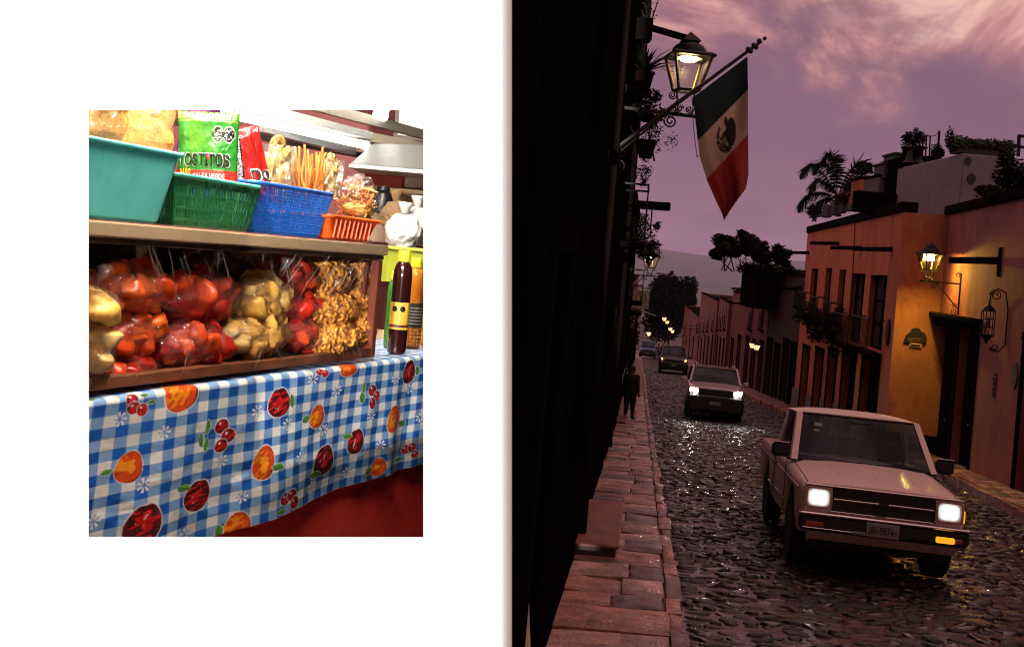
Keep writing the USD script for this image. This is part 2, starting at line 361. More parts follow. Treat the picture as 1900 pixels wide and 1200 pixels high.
# shelf with boxes behind
t = thing('wall_shelf', 'tan wooden shelf on the back wall behind the bottles', 'shelf')
c0 = P(745, 352, 6.8)
b = MB(); b.bbox(c0 + [-.30, -.15, -.03], c0 + [.5, .2, 0.0], .006); b.build('board', M('tan_board', (.50, .33, .2), .6, var=.2), t)
b = MB(); b.bbox(c0 + [-.28, .1, -.36], c0 + [.5, .14, -.031], .004); b.build('back_panel', M('tan_panel', (.52, .36, .24), .6, var=.2), t)
def crate(c, w, d, h, m, label, nm='cardboard_box', cat='box'):
    t = thing(nm, label, cat); b = MB()
    b.bbox(c + np.array([-w, -d, 0]), c + np.array([w, d, h]), .008); b.build('body', m, t)
    b = MB(); b.bbox(c + np.array([-w - .008, -d - .008, h * .8]), c + np.array([w + .008, d + .008, h + .012]), .006); b.build('lid', m, t)
crate(P(714, 350, 6.75), .13, .08, .105, M('red_box', (.5, .05, .02), .5, var=.15), 'red box on the tan shelf behind the stall')
crate(P(771, 351, 6.75), .07, .08, .11, M('cream_box', (.65, .55, .38), .6, var=.1), 'cream box beside the red box on the shelf')
# dark round jar, white sacks and lime tub
t = thing('dark_jar', 'dark round jar below the tan shelf', 'jar'); c0 = P(709, 378, 6.3)
b = MB(); b.lathe([(.03, -.06), (.065, -.05), (.07, .0), (.06, .06), (.035, .075)], 18, c0); b.build('body', M('near_black', (.012, .011, .011), .4), t, smooth=40)
b = MB(); b.lathe([(.037, .077), (.04, .079), (.04, .105), (.037, .108)], 18, c0); b.build('lid', M('near_black'), t, smooth=40)
def sack(c, r, label, m):
    t = thing('plastic_sack', label, 'sack')
    g = trimesh.creation.icosphere(4, 1.0); v = g.vertices.copy(); nz = meshkit.fbm(v * 2.5 + c * 3, 4, 3)
    v = v * (1 + .5 * (nz[:, None] - .5)) * r; v[:, 2] *= 1.05
    b = MB(); b.add(v + c, g.faces); b.build('body', m, t, smooth=True)
    b = MB(); b.lathe([(.02, 0), (.03, .03), (.045, .06), (.03, .062)], 10, c + [0, 0, r * 1.05]); b.build('knot', m, t, smooth=True)
ws = M('white_plastic_sack', (.72, .70, .68), .35, bump=.3, bscale=14)
sack(P(748, 432, 5.6), .10, 'left white plastic sack on the lime green tub', ws)
sack(P(772, 418, 5.75), .10, 'taller white plastic sack at the right edge of the stall opening', ws)
sack(P(732, 400, 6.1), .085, 'brown paper sack behind the white plastic sacks', M('brown_sack', (.28, .17, .08), .7, var=.2))
t = thing('lime_tub', 'lime green plastic tub behind the bottles', 'tub'); c0 = P(755, 505, 5.0)
b = MB(); b.hull([c0 + np.array(p) for p in [(-.11, -.1, -.05), (.2, -.1, -.05), (.2, .1, -.05), (-.11, .1, -.05), (-.13, -.12, .1), (.24, -.12, .1), (.24, .12, .1), (-.13, .12, .1)]])
lime = M('lime_plastic', (.26, .30, .02), .35); b.build('body', lime, t)
b = MB(); b.bbox(c0 + [-.145, -.135, .102], c0 + [.255, .135, .122], .006); b.build('rim', lime, t)

# =====================================================================================================
# the stall: counter, tablecloth, cabinet
# =====================================================================================================
b = MB()
t = thing('stall_counter', 'red painted counter under the checked tablecloth', 'counter')
b.box((-.35, .012, -2.1), (2.6, .75, -.425), AX, Ox); b.build('counter_body', M('red_counter_paint', (.80, .05, .038), .42, var=.12, vscale=4, dirt=(.3, .02, .02), dscale=9, damt=.4, bump=.08, bscale=25), t)
b = MB(); b.box((-.35, .005, -.4245), (2.6, .76, -.408), AX, Ox); b.build('counter_top', M('counter_board', (.3, .2, .12), .7), t)

# --- tablecloth: gingham with printed fruit, the print as vertex colours
CS, CZ = 0.0415, 0.0262
BLUE = np.array([.010, .085, .36]); MID = np.array([.20, .35, .60]); WHT = np.array([.80, .76, .72])
RED = np.array([.50, .012, .014]); DKR = np.array([.065, .008, .008]); ORG = np.array([.62, .06, .012]); YEL = np.array([.80, .26, .015]); GRN = np.array([.10, .33, .04]); DGR = np.array([.03, .13, .03]); LIGHT = np.array([.85, .78, .78])
TC = -.02
def sz(u, v): return np.array(S(u, v, TC))
fruits = []   # (kind, s, z, rs, rz, tilt)
def fr(kind, u, v, rx, ry, tilt=0.0):
    c = sz(u, v); e = sz(u + rx, v); w = sz(u - rx, v); d = sz(u, v + ry); o = sz(u, v - ry)
    fruits.append((kind, c[0], c[1], abs(e[0] - w[0]) / 2, abs(d[1] - o[1]) / 2, tilt))
for q in [('peach', 338, 726, 30, 34, 0), ('peach', 244, 859, 24, 28, .5), ('plum', 369, 911, 24, 28, .5), ('plum', 268, 960, 32, 36, .4), ('peach', 436, 963, 21, 22, .2),
          ('peach', 484, 851, 19, 30, .25), ('plum', 516, 743, 20, 26, .25), ('peach', 648, 681, 15, 16, 0), ('peach', 590, 769, 14, 21, .3), ('plum', 760, 688, 11, 21, .2),
          ('peach', 732.5, 773, 12.5, 24, .1), ('plum', 664, 816, 13, 23, .2), ('plum', 604, 849, 19.5, 27, .25), ('peach', 704, 860, 12.5, 16, .2)]: fr(*q)
for (u, v, r1, r2) in [(246, 739, 11, 11), (249, 753, 12, 11), (265, 756, 10, 11), (412, 786, 12, 13), (423, 803, 12, 13), (411, 821, 11, 12), (595, 688, 7, 6), (604, 691, 6, 6), (692, 721, 7, 10), (700, 732, 6.5, 10), (692, 745, 6, 10), (521, 914, 10, 11), (535, 907, 10, 10), (541, 921, 9, 11), (758, 827, 6, 8), (767, 823, 5.5, 8), (770, 835, 5, 7)]: fr('cherry', u, v, r1, r2, .2)
for (u, v, r1, r2, tl) in [(270, 731, 9, 5, .3), (281, 742, 9, 5, -.9), (387, 787, 6, 14, 0), (375, 811, 6, 15, -.5), (384, 820, 6, 14, .3), (204, 868, 12, 7, -.4), (343, 897, 14, 8, .5), (240, 991, 18, 9, .2), (407, 975, 8, 13, -.3), (510, 857, 13, 8, .5), (540, 739, 6, 13, -.4), (568, 773, 8, 9, -.3), (674, 735, 6, 12, -.4), (677, 716, 4, 11, .2), (775, 685, 5, 9, -.4), (751, 780, 8, 8, .5), (650, 806, 9, 7, .4), (586, 874, 12, 8, .2), (512, 937, 11, 6, .1), (687, 869, 7, 8, -.3), (176, 737, 10, 4, 0), (748, 845, 9, 4, 0)]: fr('leaf', u, v, r1, r2, tl)
for (u, v) in [(225, 773), (305, 796), (476, 759), (413, 849), (269, 890), (444, 912), (184, 956), (347, 981), (581, 701), (627, 722), (530, 781), (603, 793), (555, 841), (650, 872), (582, 896), (690, 767), (734, 700), (763, 718), (708, 820), (780, 769)]:
    k = 14 * (1 - .42 * (u - 165) / 620); fr('daisy', u, v, k * .95, k * 1.05, 0)
def cloth_color(s, z):
    a = np.floor((s - .036) / CS).astype(int) % 2; c = np.floor((z + .4965) / CZ).astype(int) % 2
    col = np.where(((a == 0) & (c == 0))[..., None], BLUE, np.where(((a == 1) & (c == 1))[..., None], WHT, MID))
    wv = meshkit.noise(np.stack([s * 420, z * 700, 0 * s], -1), 2)
    col = col * (.93 + .14 * wv[..., None])
    for kind, cs, cz, rs, rz, tl in fruits:
        near = (abs(s - cs) < rs * 2.2) & (abs(z - cz) < rz * 2.2)
        if not near.any(): continue
        x = (s[near] - cs) / rs; y = (z[near] - cz) / rz
        ct, st = math.cos(tl), math.sin(tl); x, y = x * ct - y * st, x * st + y * ct
        r = np.hypot(x, y); th = np.arctan2(y, x); k = col[near]
        n = meshkit.noise(np.stack([x * 2.0 + y * 1.2 + cs * 31, y * 7 - x * 5, 0 * x + cs * 9], -1), 5)
        n2 = meshkit.noise(np.stack([x * 9, y * 3 + cs * 17, 0 * x], -1), 9)
        if kind in ('peach', 'plum'):
            edge = 1 + .05 * np.cos(3 * th + 1)
            if kind == 'plum': edge = edge - .10 * np.exp(-((th - 1.9) / .25) ** 2)
            k = np.where((r < edge * 1.055)[:, None], LIGHT, k)
            if kind == 'peach':
                c_ = np.where((n + .5 * (1 - r) - .25 * x > .80)[:, None], YEL, ORG * (.8 + .5 * n2[:, None])); c_ = np.where((r > .93)[:, None] & (x > .2)[:, None], DKR, c_)
            else:
                c_ = np.where((n + .42 * r + .1 * np.sign(x) * (x * x) > .68)[:, None], DKR, RED * (.75 + .6 * n2[:, None])); c_ = np.where(((n2 > .8) & (r < .5) & (x < 0))[:, None], LIGHT * .9, c_)
            k = np.where((r < edge)[:, None], c_, k)
        elif kind == 'cherry':
            k = np.where((r < 1.09)[:, None], LIGHT, k); c_ = np.where((n + .5 * r > .85)[:, None], DKR, RED)
            c_ = np.where((np.hypot(x + .35, y - .35) < .18)[:, None], LIGHT, c_); k = np.where((r < 1)[:, None], c_, k)
        elif kind == 'leaf':
            lx, ly = (x, y) if rs * 1.0 / CS > rz / CZ else (y, x)
            wdt = .75 * (1 - lx * lx); k = np.where(((abs(ly) < wdt + .10) & (abs(lx) < 1.1))[:, None], LIGHT, k)
            c_ = np.where((abs(ly) < .1)[:, None], DGR, np.where((ly > 0)[:, None], GRN, GRN * .65 + .02)); c_ = np.where((n2 > .72)[:, None], DGR, c_)
            k = np.where(((abs(ly) < wdt) & (abs(lx) < 1))[:, None], c_, k)
        else:
            pet = np.abs(((th / (2 * PI) * 7) % 1) - .5) * 2
            k = np.where(((r < .95) & (r > .28) & (pet > .45 + .1 * r))[:, None], np.array([.82, .82, .82]), np.where((r < .8)[:, None] , k * .55 + BLUE * .45, k))
        col[near] = k
    return col
ns, nw = 640, 250
sv = np.linspace(-.12, 2.15, ns); topw, hang = .40, .405
wv_ = np.concatenate([np.linspace(-topw, -.03, 26), np.linspace(-.028, hang, nw - 26)])
SS, WW = np.meshgrid(sv, wv_, indexing='ij'); r0 = .016
ang = np.clip(WW / r0 + PI / 4 * 1.0, 0, PI / 2); L0 = r0 * PI / 4
flat = np.minimum(WW + L0, 0); down = np.maximum(WW - L0, 0)
tt = -r0 * np.sin(ang) - flat; zz = -r0 * (1 - np.cos(ang)) - down
hem = .003 * np.sin(SS * 9) + .004 * np.sin(SS * 3.1 + 1) + .012
zz = zz * (1 + np.where(down > 0, hem / .40, 0))
k_ = np.clip(down / .38, 0, 1)
fold = (.010 * np.sin(SS * 13 + 1.5 * np.sin(SS * 3)) + .007 * np.sin(SS * 31 + 2) * np.clip((SS - 1.0), 0, 1) * 1.6 + .012 * np.sin(SS * 5 + 1)) * k_ ** .8
wrk = (meshkit.fbm(np.stack([SS * 9, WW * 16, 0 * SS], -1), 4, 4) - .5)
tt = tt - .004 + fold + .010 * wrk * np.clip(k_ * 3, .25, 1); tt = np.minimum(tt, np.where(down > 0.0, .004, 9))
zz = zz - .4065 + np.where(down > 0, 0, .0035 * (wrk + .5))
VC = Ox + SS[..., None] * Dx + tt[..., None] * Nx + zz[..., None] * Zx
ds, dz = (sv[1] - sv[0]), (hang / (nw - 26))
cc = 0
for (i, j) in ((-.25, -.25), (.25, -.25), (-.25, .25), (.25, .25)): cc = cc + cloth_color(SS + i * ds, -.4065 - WW + j * dz)
cc = cc / 4
tb = MB(); tb.grid(VC)
tb.build('tablecloth', M('printed_oilcloth', (1, 1, 1), .28, vcol=True, bump=.05, bscale=60), smooth=True, color=cc.reshape(-1, 3), label='blue and white checked oilcloth printed with fruit and daisies, over the red counter', cat='tablecloth')

# --- cabinet
wood = M('red_brown_wood', (.17, .035, .02), .45, var=.35, vscale=6, stretch=(1, 1, .15))
dwood = M('dark_brown_wood', (.035, .014, .009), .5, var=.3)
fascia = M('beige_shelf_metal', (.29, .20, .12), .42, var=.08, vscale=3, dirt=(.2, .1, .05), dscale=9, damt=.4)
cab = thing('snack_cabinet', 'wooden display cabinet with beige top shelf and clear film front, on the checked tablecloth', 'display cabinet')
b = MB(); b.bbox((-.2, -.012, -.036), (1.386, .40, 0.0), .004, AX, Ox); b.build('top_shelf', fascia, cab)
b = MB(); b.bbox((-.2, .0, -.052), (1.38, .03, -.037), .003, AX, Ox); b.build('top_rail', dwood, cab)
for s_ in (1.352,):
    b = MB(); b.bbox((s_, .004, -.392), (s_ + .03, .034, -.053), .003, AX, Ox); b.build('post', wood, cab)
b = MB(); b.bbox((1.352, .32, -.392), (1.382, .36, -.053), .003, AX, Ox); b.build('post', wood, cab)
b = MB(); b.bbox((1.357, .05, -.385), (1.372, .31, -.06), .003, AX, Ox); b.build('side_panel', M('brown_side_panel', (.13, .03, .016), .4, var=.3), cab)
b = MB(); b.bbox((-.2, .004, -.392), (1.35, .034, -.362), .003, AX, Ox); b.build('bottom_rail', M('worn_brown_rail', (.16, .05, .02), .5, var=.5, vscale=9), cab)
b = MB(); b.bbox((-.2, .036, -.392), (1.35, .37, -.372), .003, AX, Ox); b.build('floor_board', M('worn_brown_rail'), cab)
b = MB(); b.bbox((-.2, .372, -.39), (1.35, .385, -.06), .003, AX, Ox); b.build('back_board', dwood, cab)
# clear film across the front
nf, mf = 140, 40
fs, fz = np.meshgrid(np.linspace(-.2, 1.378, nf), np.linspace(-.386, -.037, mf), indexing='ij')
ft = -.016 + .006 * (meshkit.fbm(np.stack([fs * 14 + (fz) * 9, fz * 3, 0 * fs], -1), 4, 11) - .5)
fm = MB(); fm.grid(Ox + fs[..., None] * Dx + ft[..., None] * Nx + fz[..., None] * Zx)
film = fm.build('film', pane('clear_film', (.97, .97, .96), .035, .35, 3.0, .07, bump=.35, bscale=9, stretch=(3, 3, .7)), cab, smooth=True)
cr = MB()
for k in range(52):
    s0 = rng.uniform(-.1, 1.32); lean = (-.9 + 1.6 * min(1, max(0, (s0 + .1) / 1.4)) ** 1.3) * -1
    top = rng.random() < .74
    z0 = -.045 - rng.uniform(0, .03) if top else -.378; Ln = rng.uniform(.03, .13) if top else rng.uniform(.03, .10)
    sl = (.55 - 1.5 * (s0 > .75) + rng.normal(0, .12)) * Ln * (1 if top else .8)
    pts = [W(s0 + sl * q + .002 * math.sin(q * 9 + k), -.021 - .001 * math.sin(q * 7), z0 + (-Ln if top else Ln) * q) for q in np.linspace(0, 1, 6)]
    cr.tube(pts, np.array([.0003, .0013, .0016, .0014, .0010, .0003]) * rng.uniform(.5, 1.15), 5)
cr.build('film_glint_crease', pane('film_glint_crease', (.95, .93, .9), .22, .5, 2.0, .15, milk=.06), film, smooth=True, kind='stuff')  # pale ridges on the film imitate highlight streaks

# --- snack bags
def crinkle(path_c, rad, seed, amp=.10, sub=4, ax=AX, tieup=0.35):
    g = trimesh.creation.icosphere(sub, 1.0); v = g.vertices.copy()
    n = meshkit.fbm(v * 2.3 + seed * 7.7, 4, seed % 13); rid = np.abs(meshkit.fbm(v * 4.0 + seed * 3.1, 3, seed % 7) - .5) * 2
    v = v * (1 + amp * (n[:, None] - .5) * 2 - amp * .8 * (1 - rid[:, None]) ** 4)
    return (v * rad) @ ax + path_c, g.faces
ico1 = trimesh.creation.icosphere(1, 1.0)
ico2 = trimesh.creation.icosphere(2, 1.0)
bagfilm = pane('snack_bag_plastic', (.99, .97, .95), .09, .45, 3.0, .16, bump=1.0, bscale=20, dist=.02, milk=.03)
def chunk_mesh(c, r, seed, sub=ico2, amp=.35):
    v = sub.vertices.copy(); q = np.random.default_rng(seed); A = np.linalg.qr(q.normal(size=(3, 3)))[0]
    v = v * np.array([1.15, .95, .75]) @ A; n = meshkit.noise(v * 1.7 + seed * 5.3, seed % 11); v = v * (1 + amp * (n[:, None] - .5) * 2)
    return v * r + c, sub.faces
def snack_bag(u, v, rx, ry, t, kind, label, seed, rt=.075, group='bags of snacks in the cabinet'):
    rx, ry = rx * 1.10, ry * 1.10
    s0, z0 = S(u, v, t); s1, _ = S(u + rx, v, t); s2, _ = S(u - rx, v, t); _, z1 = S(u, v - ry, t); _, z2 = S(u, v + ry, t)
    rad = np.array([(s1 - s2) / 2, rt, (z1 - z2) / 2]); c = W(s0, t, z0); q = np.random.default_rng(seed)
    th = thing('snack_bag', label, 'snack bag', group)
    mat_, alt, size, big = {'red': (M('red_puff', (.76, .028, .014), .32, var=.25, vscale=30, rnd=.15, translucent=.25), M('red_orange_puff', (.88, .085, .012), .32, var=.25, vscale=30, translucent=.25), .036, True),
                 'orange': (M('orange_puff', (.90, .135, .012), .32, var=.3, vscale=30, translucent=.15), M('red_orange_puff', (.68, .07, .015), .4), .036, True),
                 'yellow': (M('yellow_puff', (.84, .46, .09), .4, var=.3, vscale=30, translucent=.15), M('pale_yellow_puff', (.86, .58, .20), .4, var=.25, vscale=30, translucent=.15), .036, True),
                 'ring': (M('amber_ring', (.86, .36, .05), .4, var=.35, vscale=40, translucent=.1), M('yellow_puff', (.7, .38, .09), .5), .0095, False),
                 'dark': (M('dark_red_puff', (.16, .008, .01), .5, var=.3, vscale=30), M('dark_red_puff'), .034, True)}[kind]
    pts = []; tries = 0
    want = 30 if big else 330
    inner = rad - np.minimum(size * .55, rad * .45)
    while len(pts) < want and tries < 4000:
        tries += 1; d = q.normal(size=3); d /= np.linalg.norm(d)
        if d[1] > .35: continue
        p = d * inner * (q.random() ** .15)
        if all(np.linalg.norm(p - o) > size * (1.25 if big else 1.0) for o in pts): pts.append(p)
    if big:
        for k, p in enumerate(pts):
            b = MB(); b.add(*chunk_mesh(c + p @ AX, size * q.uniform(.75, 1.15), seed * 100 + k)); b.build('snack_piece', mat_ if q.random() < .68 else alt, th, smooth=True)
        b = MB(); b.add(*crinkle(c, rad * .86, seed + 50)); b.build('snack_heap', mat_, th, smooth=True)
    else:
        b = MB()
        for k, p in enumerate(pts):
            a = q.normal(size=3); a /= np.linalg.norm(a); x = np.cross(a, [0, 0, 1.0]); x /= np.linalg.norm(x); y = np.cross(a, x); an = np.linspace(0, 2 * PI, 9)[:-1]
            b.tube(c + p @ AX + size * (np.cos(an)[:, None] * x + np.sin(an)[:, None] * y), size * .62, 6, closed=True)
        b.build('snack_rings', mat_, th, smooth=True, kind='stuff')
        b = MB(); b.add(*crinkle(c, rad * .90, seed + 50)); b.build('snack_heap', mat_, th, smooth=True)
    b = MB(); b.add(*crinkle(c, rad * 1.06, seed, .12)); b.build('plastic', bagfilm, th, smooth=True)
    kd = np.array([q.uniform(-.4, .4), -.3, .95]); b = MB(); base = c + (kd * rad * 1.02) @ AX
    g = [base + (np.array([q.normal(0, .003), -.004 - .006 * k, .012 * k]) @ AX) for k in range(5)]; b.tube(g, [.008, .004, .009, .014, .017], 8); b.build('tied_neck', bagfilm, th, smooth=True)
for q in [(168, 566, 26, 32, .05, 'yellow', 'pale yellow snack bag cut by the left edge, upper', 1), (160, 648, 26, 46, .05, 'yellow', 'tall pale yellow snack bag cut by the left edge, lower', 2),
          (237, 535, 70, 43, .10, 'orange', 'large orange-red snack bag in the upper left of the cabinet', 3), (368, 548, 68, 45, .10, 'red', 'large bright red snack bag right of the orange-red one, upper row', 4),
          (228, 618, 68, 38, .11, 'orange', 'orange-red snack bag with a pointed corner below the upper left bag', 5), (352, 637, 63, 42, .09, 'red', 'red snack bag in the lower row beside the pale yellow one', 6),
          (218, 685, 62, 28, .11, 'red', 'half hidden red snack bag on the cabinet floor at the left', 7), (400, 492, 46, 26, .24, 'dark', 'dark red snack bag at the back of the cabinet', 8),
          (482, 557, 42, 46, .09, 'yellow', 'round pale yellow snack bag in the middle of the cabinet', 9), (468, 622, 58, 36, .08, 'yellow', 'pale yellow snack bag on the floor in the middle of the cabinet', 10),
          (528, 512, 37, 36, .13, 'red', 'red snack bag tied at the top, behind the round yellow one', 11), (552, 572, 36, 31, .11, 'red', 'small red snack bag between yellow bags, middle height', 12), (549, 619, 32, 30, .09, 'red', 'small glossy red snack bag on the cabinet floor', 13),
          (600, 514, 34, 37, .12, 'ring', 'amber ring snack bag at the top right of the cabinet', 14), (606, 574, 40, 30, .08, 'ring', 'amber ring snack bag lying slanted in the right half', 15), (612, 626, 36, 30, .06, 'ring', 'amber ring snack bag on the floor near the right post', 16),
          (651, 508, 24, 38, .13, 'ring', 'narrow amber snack bag against the right post, top', 17), (645, 560, 22, 32, .12, 'ring', 'narrow amber snack bag against the right post, middle', 18), (655, 612, 24, 38, .09, 'ring', 'narrow amber snack bag against the right post, lowest', 19),
          (440, 468, 42, 20, .27, 'yellow', 'pale snack bag at the back under the top shelf', 20)]: snack_bag(*q)

# =====================================================================================================
# on the top shelf: tub, baskets and their bags
# =====================================================================================================
def frustum(b, s0, s1, S0, S1, t0, t1, T0, T1, z0, z1, th, seg=5, rad=.03):
    """open tapered tub: outer and inner skins with rounded corners"""
    def ring(a, c, d, e, z, r):
        o = []
        for (x, y, q) in ((c - r, e - r, 0), (a + r, e - r, 1), (a + r, d + r, 2), (c - r, d + r, 3)):
            for k in range(seg): w = (q + k / (seg - 1)) * PI / 2; o.append((x + r * math.cos(w), y + r * math.sin(w), z))
        return np.array(o)
    R = [ring(s0 + .01, s1 - .01, t0 + .01, t1 - .01, z0, rad), ring(s0, s1, t0, t1, z0 + .008, rad), ring(S0, S1, T0, T1, z1, rad), ring(S0 + th, S1 - th, T0 + th, T1 - th, z1, rad), ring(s0 + th, s1 - th, t0 + th, t1 - th, z0 + th + .008, rad)]
    n = len(R[0]); V = np.vstack(R) @ AX + Ox; f = []
    for i in range(len(R) - 1):
        for k in range(n): k2 = (k + 1) % n; f.append([i * n + k, i * n + k2, (i + 1) * n + k2, (i + 1) * n + k])
    f = np.array(f); f = np.vstack([f[:, [0, 1, 2]], f[:, [0, 2, 3]]])
    m = len(R) - 1; f = np.vstack([f, [[0, k + 1, k] for k in range(1, n - 1)], [[m * n, m * n + k, m * n + k + 1] for k in range(1, n - 1)]])
    b.add(V, f); return ring
def rimtube(S0, S1, T0, T1, z, r, rad=.03, wid=1.0):
    o = []
    for (x, y, q) in ((S1 - rad, T1 - rad, 0), (S0 + rad, T1 - rad, 1), (S0 + rad, T0 + rad, 2), (S1 - rad, T0 + rad, 3)):
        for k in range(6): w = (q + k / 5) * PI / 2; o.append(W(x + rad * math.cos(w), y + rad * math.sin(w), z))
    b = MB(); b.tube(np.array(o), r, 8, closed=True); return b
turq = M('turquoise_plastic', (.10, .42, .40), .35, var=.12, vscale=5, translucent=.25, dirt=(.03, .20, .19), dscale=4, damt=.6)
t = thing('turquoise_tub', 'large turquoise plastic tub at the left end of the shelf', 'tub')
b = MB(); frustum(b, -.22, .262, -.26, .296, .02, .30, .0, .33, .003, .180, .005); b.build('body', turq, t, smooth=35)
rimtube(-.265, .303, -.005, .335, .180, .006).build('rim', turq, t, smooth=True)

def lattice_basket(name, label, m, rimm, bot, top, z0, z1, t0, t1, nv, hz, barw, solid=0.0, rows=None, rim_r=.006):
    t = thing(name, label, 'basket'); b = MB()
    c0 = [(bot[0], t0 + .02), (bot[1], t0 + .02), (bot[1], t1 - .02), (bot[0], t1 - .02)]; c1 = [(top[0], t0), (top[1], t0), (top[1], t1), (top[0], t1)]
    for k in range(4):
        a0, a1 = np.array(c0[k]), np.array(c0[(k + 1) % 4]); d0, d1 = np.array(c1[k]), np.array(c1[(k + 1) % 4])
        def pt(x, h): lo = a0 + (a1 - a0) * x; hi = d0 + (d1 - d0) * x; p = lo + (hi - lo) * h; return W(p[0], p[1], z0 + (z1 - z0) * h)
        n = nv if k % 2 == 0 else max(6, int(nv * .7))
        for i in range(n + 1):
            x = i / n; w = barw * (2.2 if (i % max(3, n // 6) == 0) else 1.0)
            b.bar(pt(x, 0.02), pt(x, .98), w, .004, up=pt(1, .5) - pt(0, .5))
        for h in hz: b.bar(pt(0, h), pt(1, h), .004, barw * (1.0 if len(hz) > 5 else 2.2))
        if solid:
            for (xa, xb, ha, hb) in ((0, 1, 0, .12), (0, 1, .86, 1), (0, solid, .12, .86), (1 - solid, 1, .12, .86)):
                V = np.array([[pt(xa, ha), pt(xa, hb)], [pt(xb, ha), pt(xb, hb)]]); b.grid(V)
    b.build('side_lattice', m, t)
    b = MB(); b.box((bot[0], t0 + .02, z0 - .004), (bot[1], t1 - .02, z0 + .004), AX, Ox); b.build('base', m, t)
    rimtube(top[0] - .008, top[1] + .008, t0 - .008, t1 + .008, z1, rim_r, .028).build('rim', rimm, t, smooth=True)
    return t
dgreen = M('dark_green_plastic', (.012, .10, .035), .4); tealr = M('teal_rim_plastic', (.05, .34, .24), .35)
lattice_basket('green_basket', 'dark green slotted plastic basket with teal rim, between the tub and the blue basket', dgreen, tealr, (.335, .645), (.305, .665), .008, .133, .03, .27, 26, (.12, .36, .62, .86), .004, solid=.13)
bluep = M('blue_plastic', (.012, .10, .42), .35)
lattice_basket('blue_basket', 'blue plastic mesh basket holding the stick snacks', bluep, bluep, (.685, 1.02), (.645, 1.055), .008, .147, .03, .27, 40, np.linspace(.04, .96, 15), .0022)
orp = M('orange_plastic', (.72, .11, .012), .35, translucent=.2)
t = thing('orange_tray', 'low orange plastic tray at the right end of the shelf', 'tray')
b = MB(); frustum(b, 1.055, 1.315, 1.035, 1.36, .03, .25, .02, .27, .003, .078, .004, rad=.015)
for k in range(9):
    s_ = 1.075 + .028 * k; b.bar(W(s_, .026, .012), W(s_ + .004, .019, .07), .005, .005)
b.build('body', orp, t, smooth=35); rimtube(1.025, 1.372, .012, .278, .078, .006, .02).build('rim', orp, t, smooth=True)

# crisps in clear bags
def disc_bag(u, v, w, h, y, tilt, label, mat_, n=6, seed=0, dr=.07, name='crisp_bag', yaw=.35):
    th = thing(name, label, 'snack bag'); q = np.random.default_rng(seed); c = P(u, v, y)
    X = np.array([math.cos(yaw), math.sin(yaw), 0]); Y = np.array([-math.sin(yaw), math.cos(yaw), 0]); A = np.array([X, Y, Zx])
    for k in range(n):
        a = (np.arange(20) / 20) * 2 * PI; rr = np.linspace(0, 1, 6)
        RR, AA = np.meshgrid(rr, a, indexing='ij'); r_ = dr * RR * (1 + .06 * np.sin(AA * 3 + k)) * q.uniform(.8, 1.1)
        x = r_ * np.cos(AA); z = r_ * np.sin(AA); bump = .012 * (meshkit.fbm(np.stack([x * 60 + k, z * 60, 0 * x], -1), 3, k) - .5) + .1 * (x * x + z * z) / dr
        o = np.array([q.uniform(-1, 1) * max(0, w / 2 - dr * .8), q.uniform(-.02, .03) + .012 * k, q.uniform(-1, 1) * max(0, h / 2 - dr * .7)])
        V = np.stack([x + o[0], bump + o[1], z + o[2]], -1); V = np.concatenate([V, V[:, :1]], 1)
        b = MB(); b.grid(V @ A + c); b.grid((V + [0, .004, 0]) @ A + c, flip=True); b.build('crisp', mat_, th, smooth=True)
    x, z = np.meshgrid(np.linspace(-1, 1, 34), np.linspace(-1, 1, 34), indexing='ij')
    bul = np.clip((1 - np.abs(x) ** 3) * (1 - np.abs(z) ** 3), 0, 1) ** .5 * .045; nz = (meshkit.fbm(np.stack([x * 4 + seed, z * 4, 0 * x], -1), 4, seed) - .5)
    edge = 1 + .04 * nz
    b = MB()
    for sgn in (-1, 1): V = np.stack([x * w / 2 * edge, sgn * (bul + .014 * nz * (bul > 0)) + .012, z * h / 2 * edge], -1); b.grid(V @ A + c, flip=sgn > 0)
    b.build('plastic', bagfilm, th, smooth=True)
tost = M('golden_crisp', (.66, .27, .05), .55, var=.4, vscale=28, bump=.25, bscale=120, translucent=.2)
pale = M('pale_rind', (.48, .31, .09), .5, var=.25, vscale=18, bump=.2, bscale=90, translucent=.25)
disc_bag(188, 225, .10, .16, YT(188, 225, .12), 0, 'clear bag of golden crisps at the left edge behind the tub', tost, 6, 1, .06)
disc_bag(272, 225, .135, .20, YT(272, 225, .13), 0, 'large clear bag of golden crisps standing in the turquoise tub', tost, 8, 2, .062)
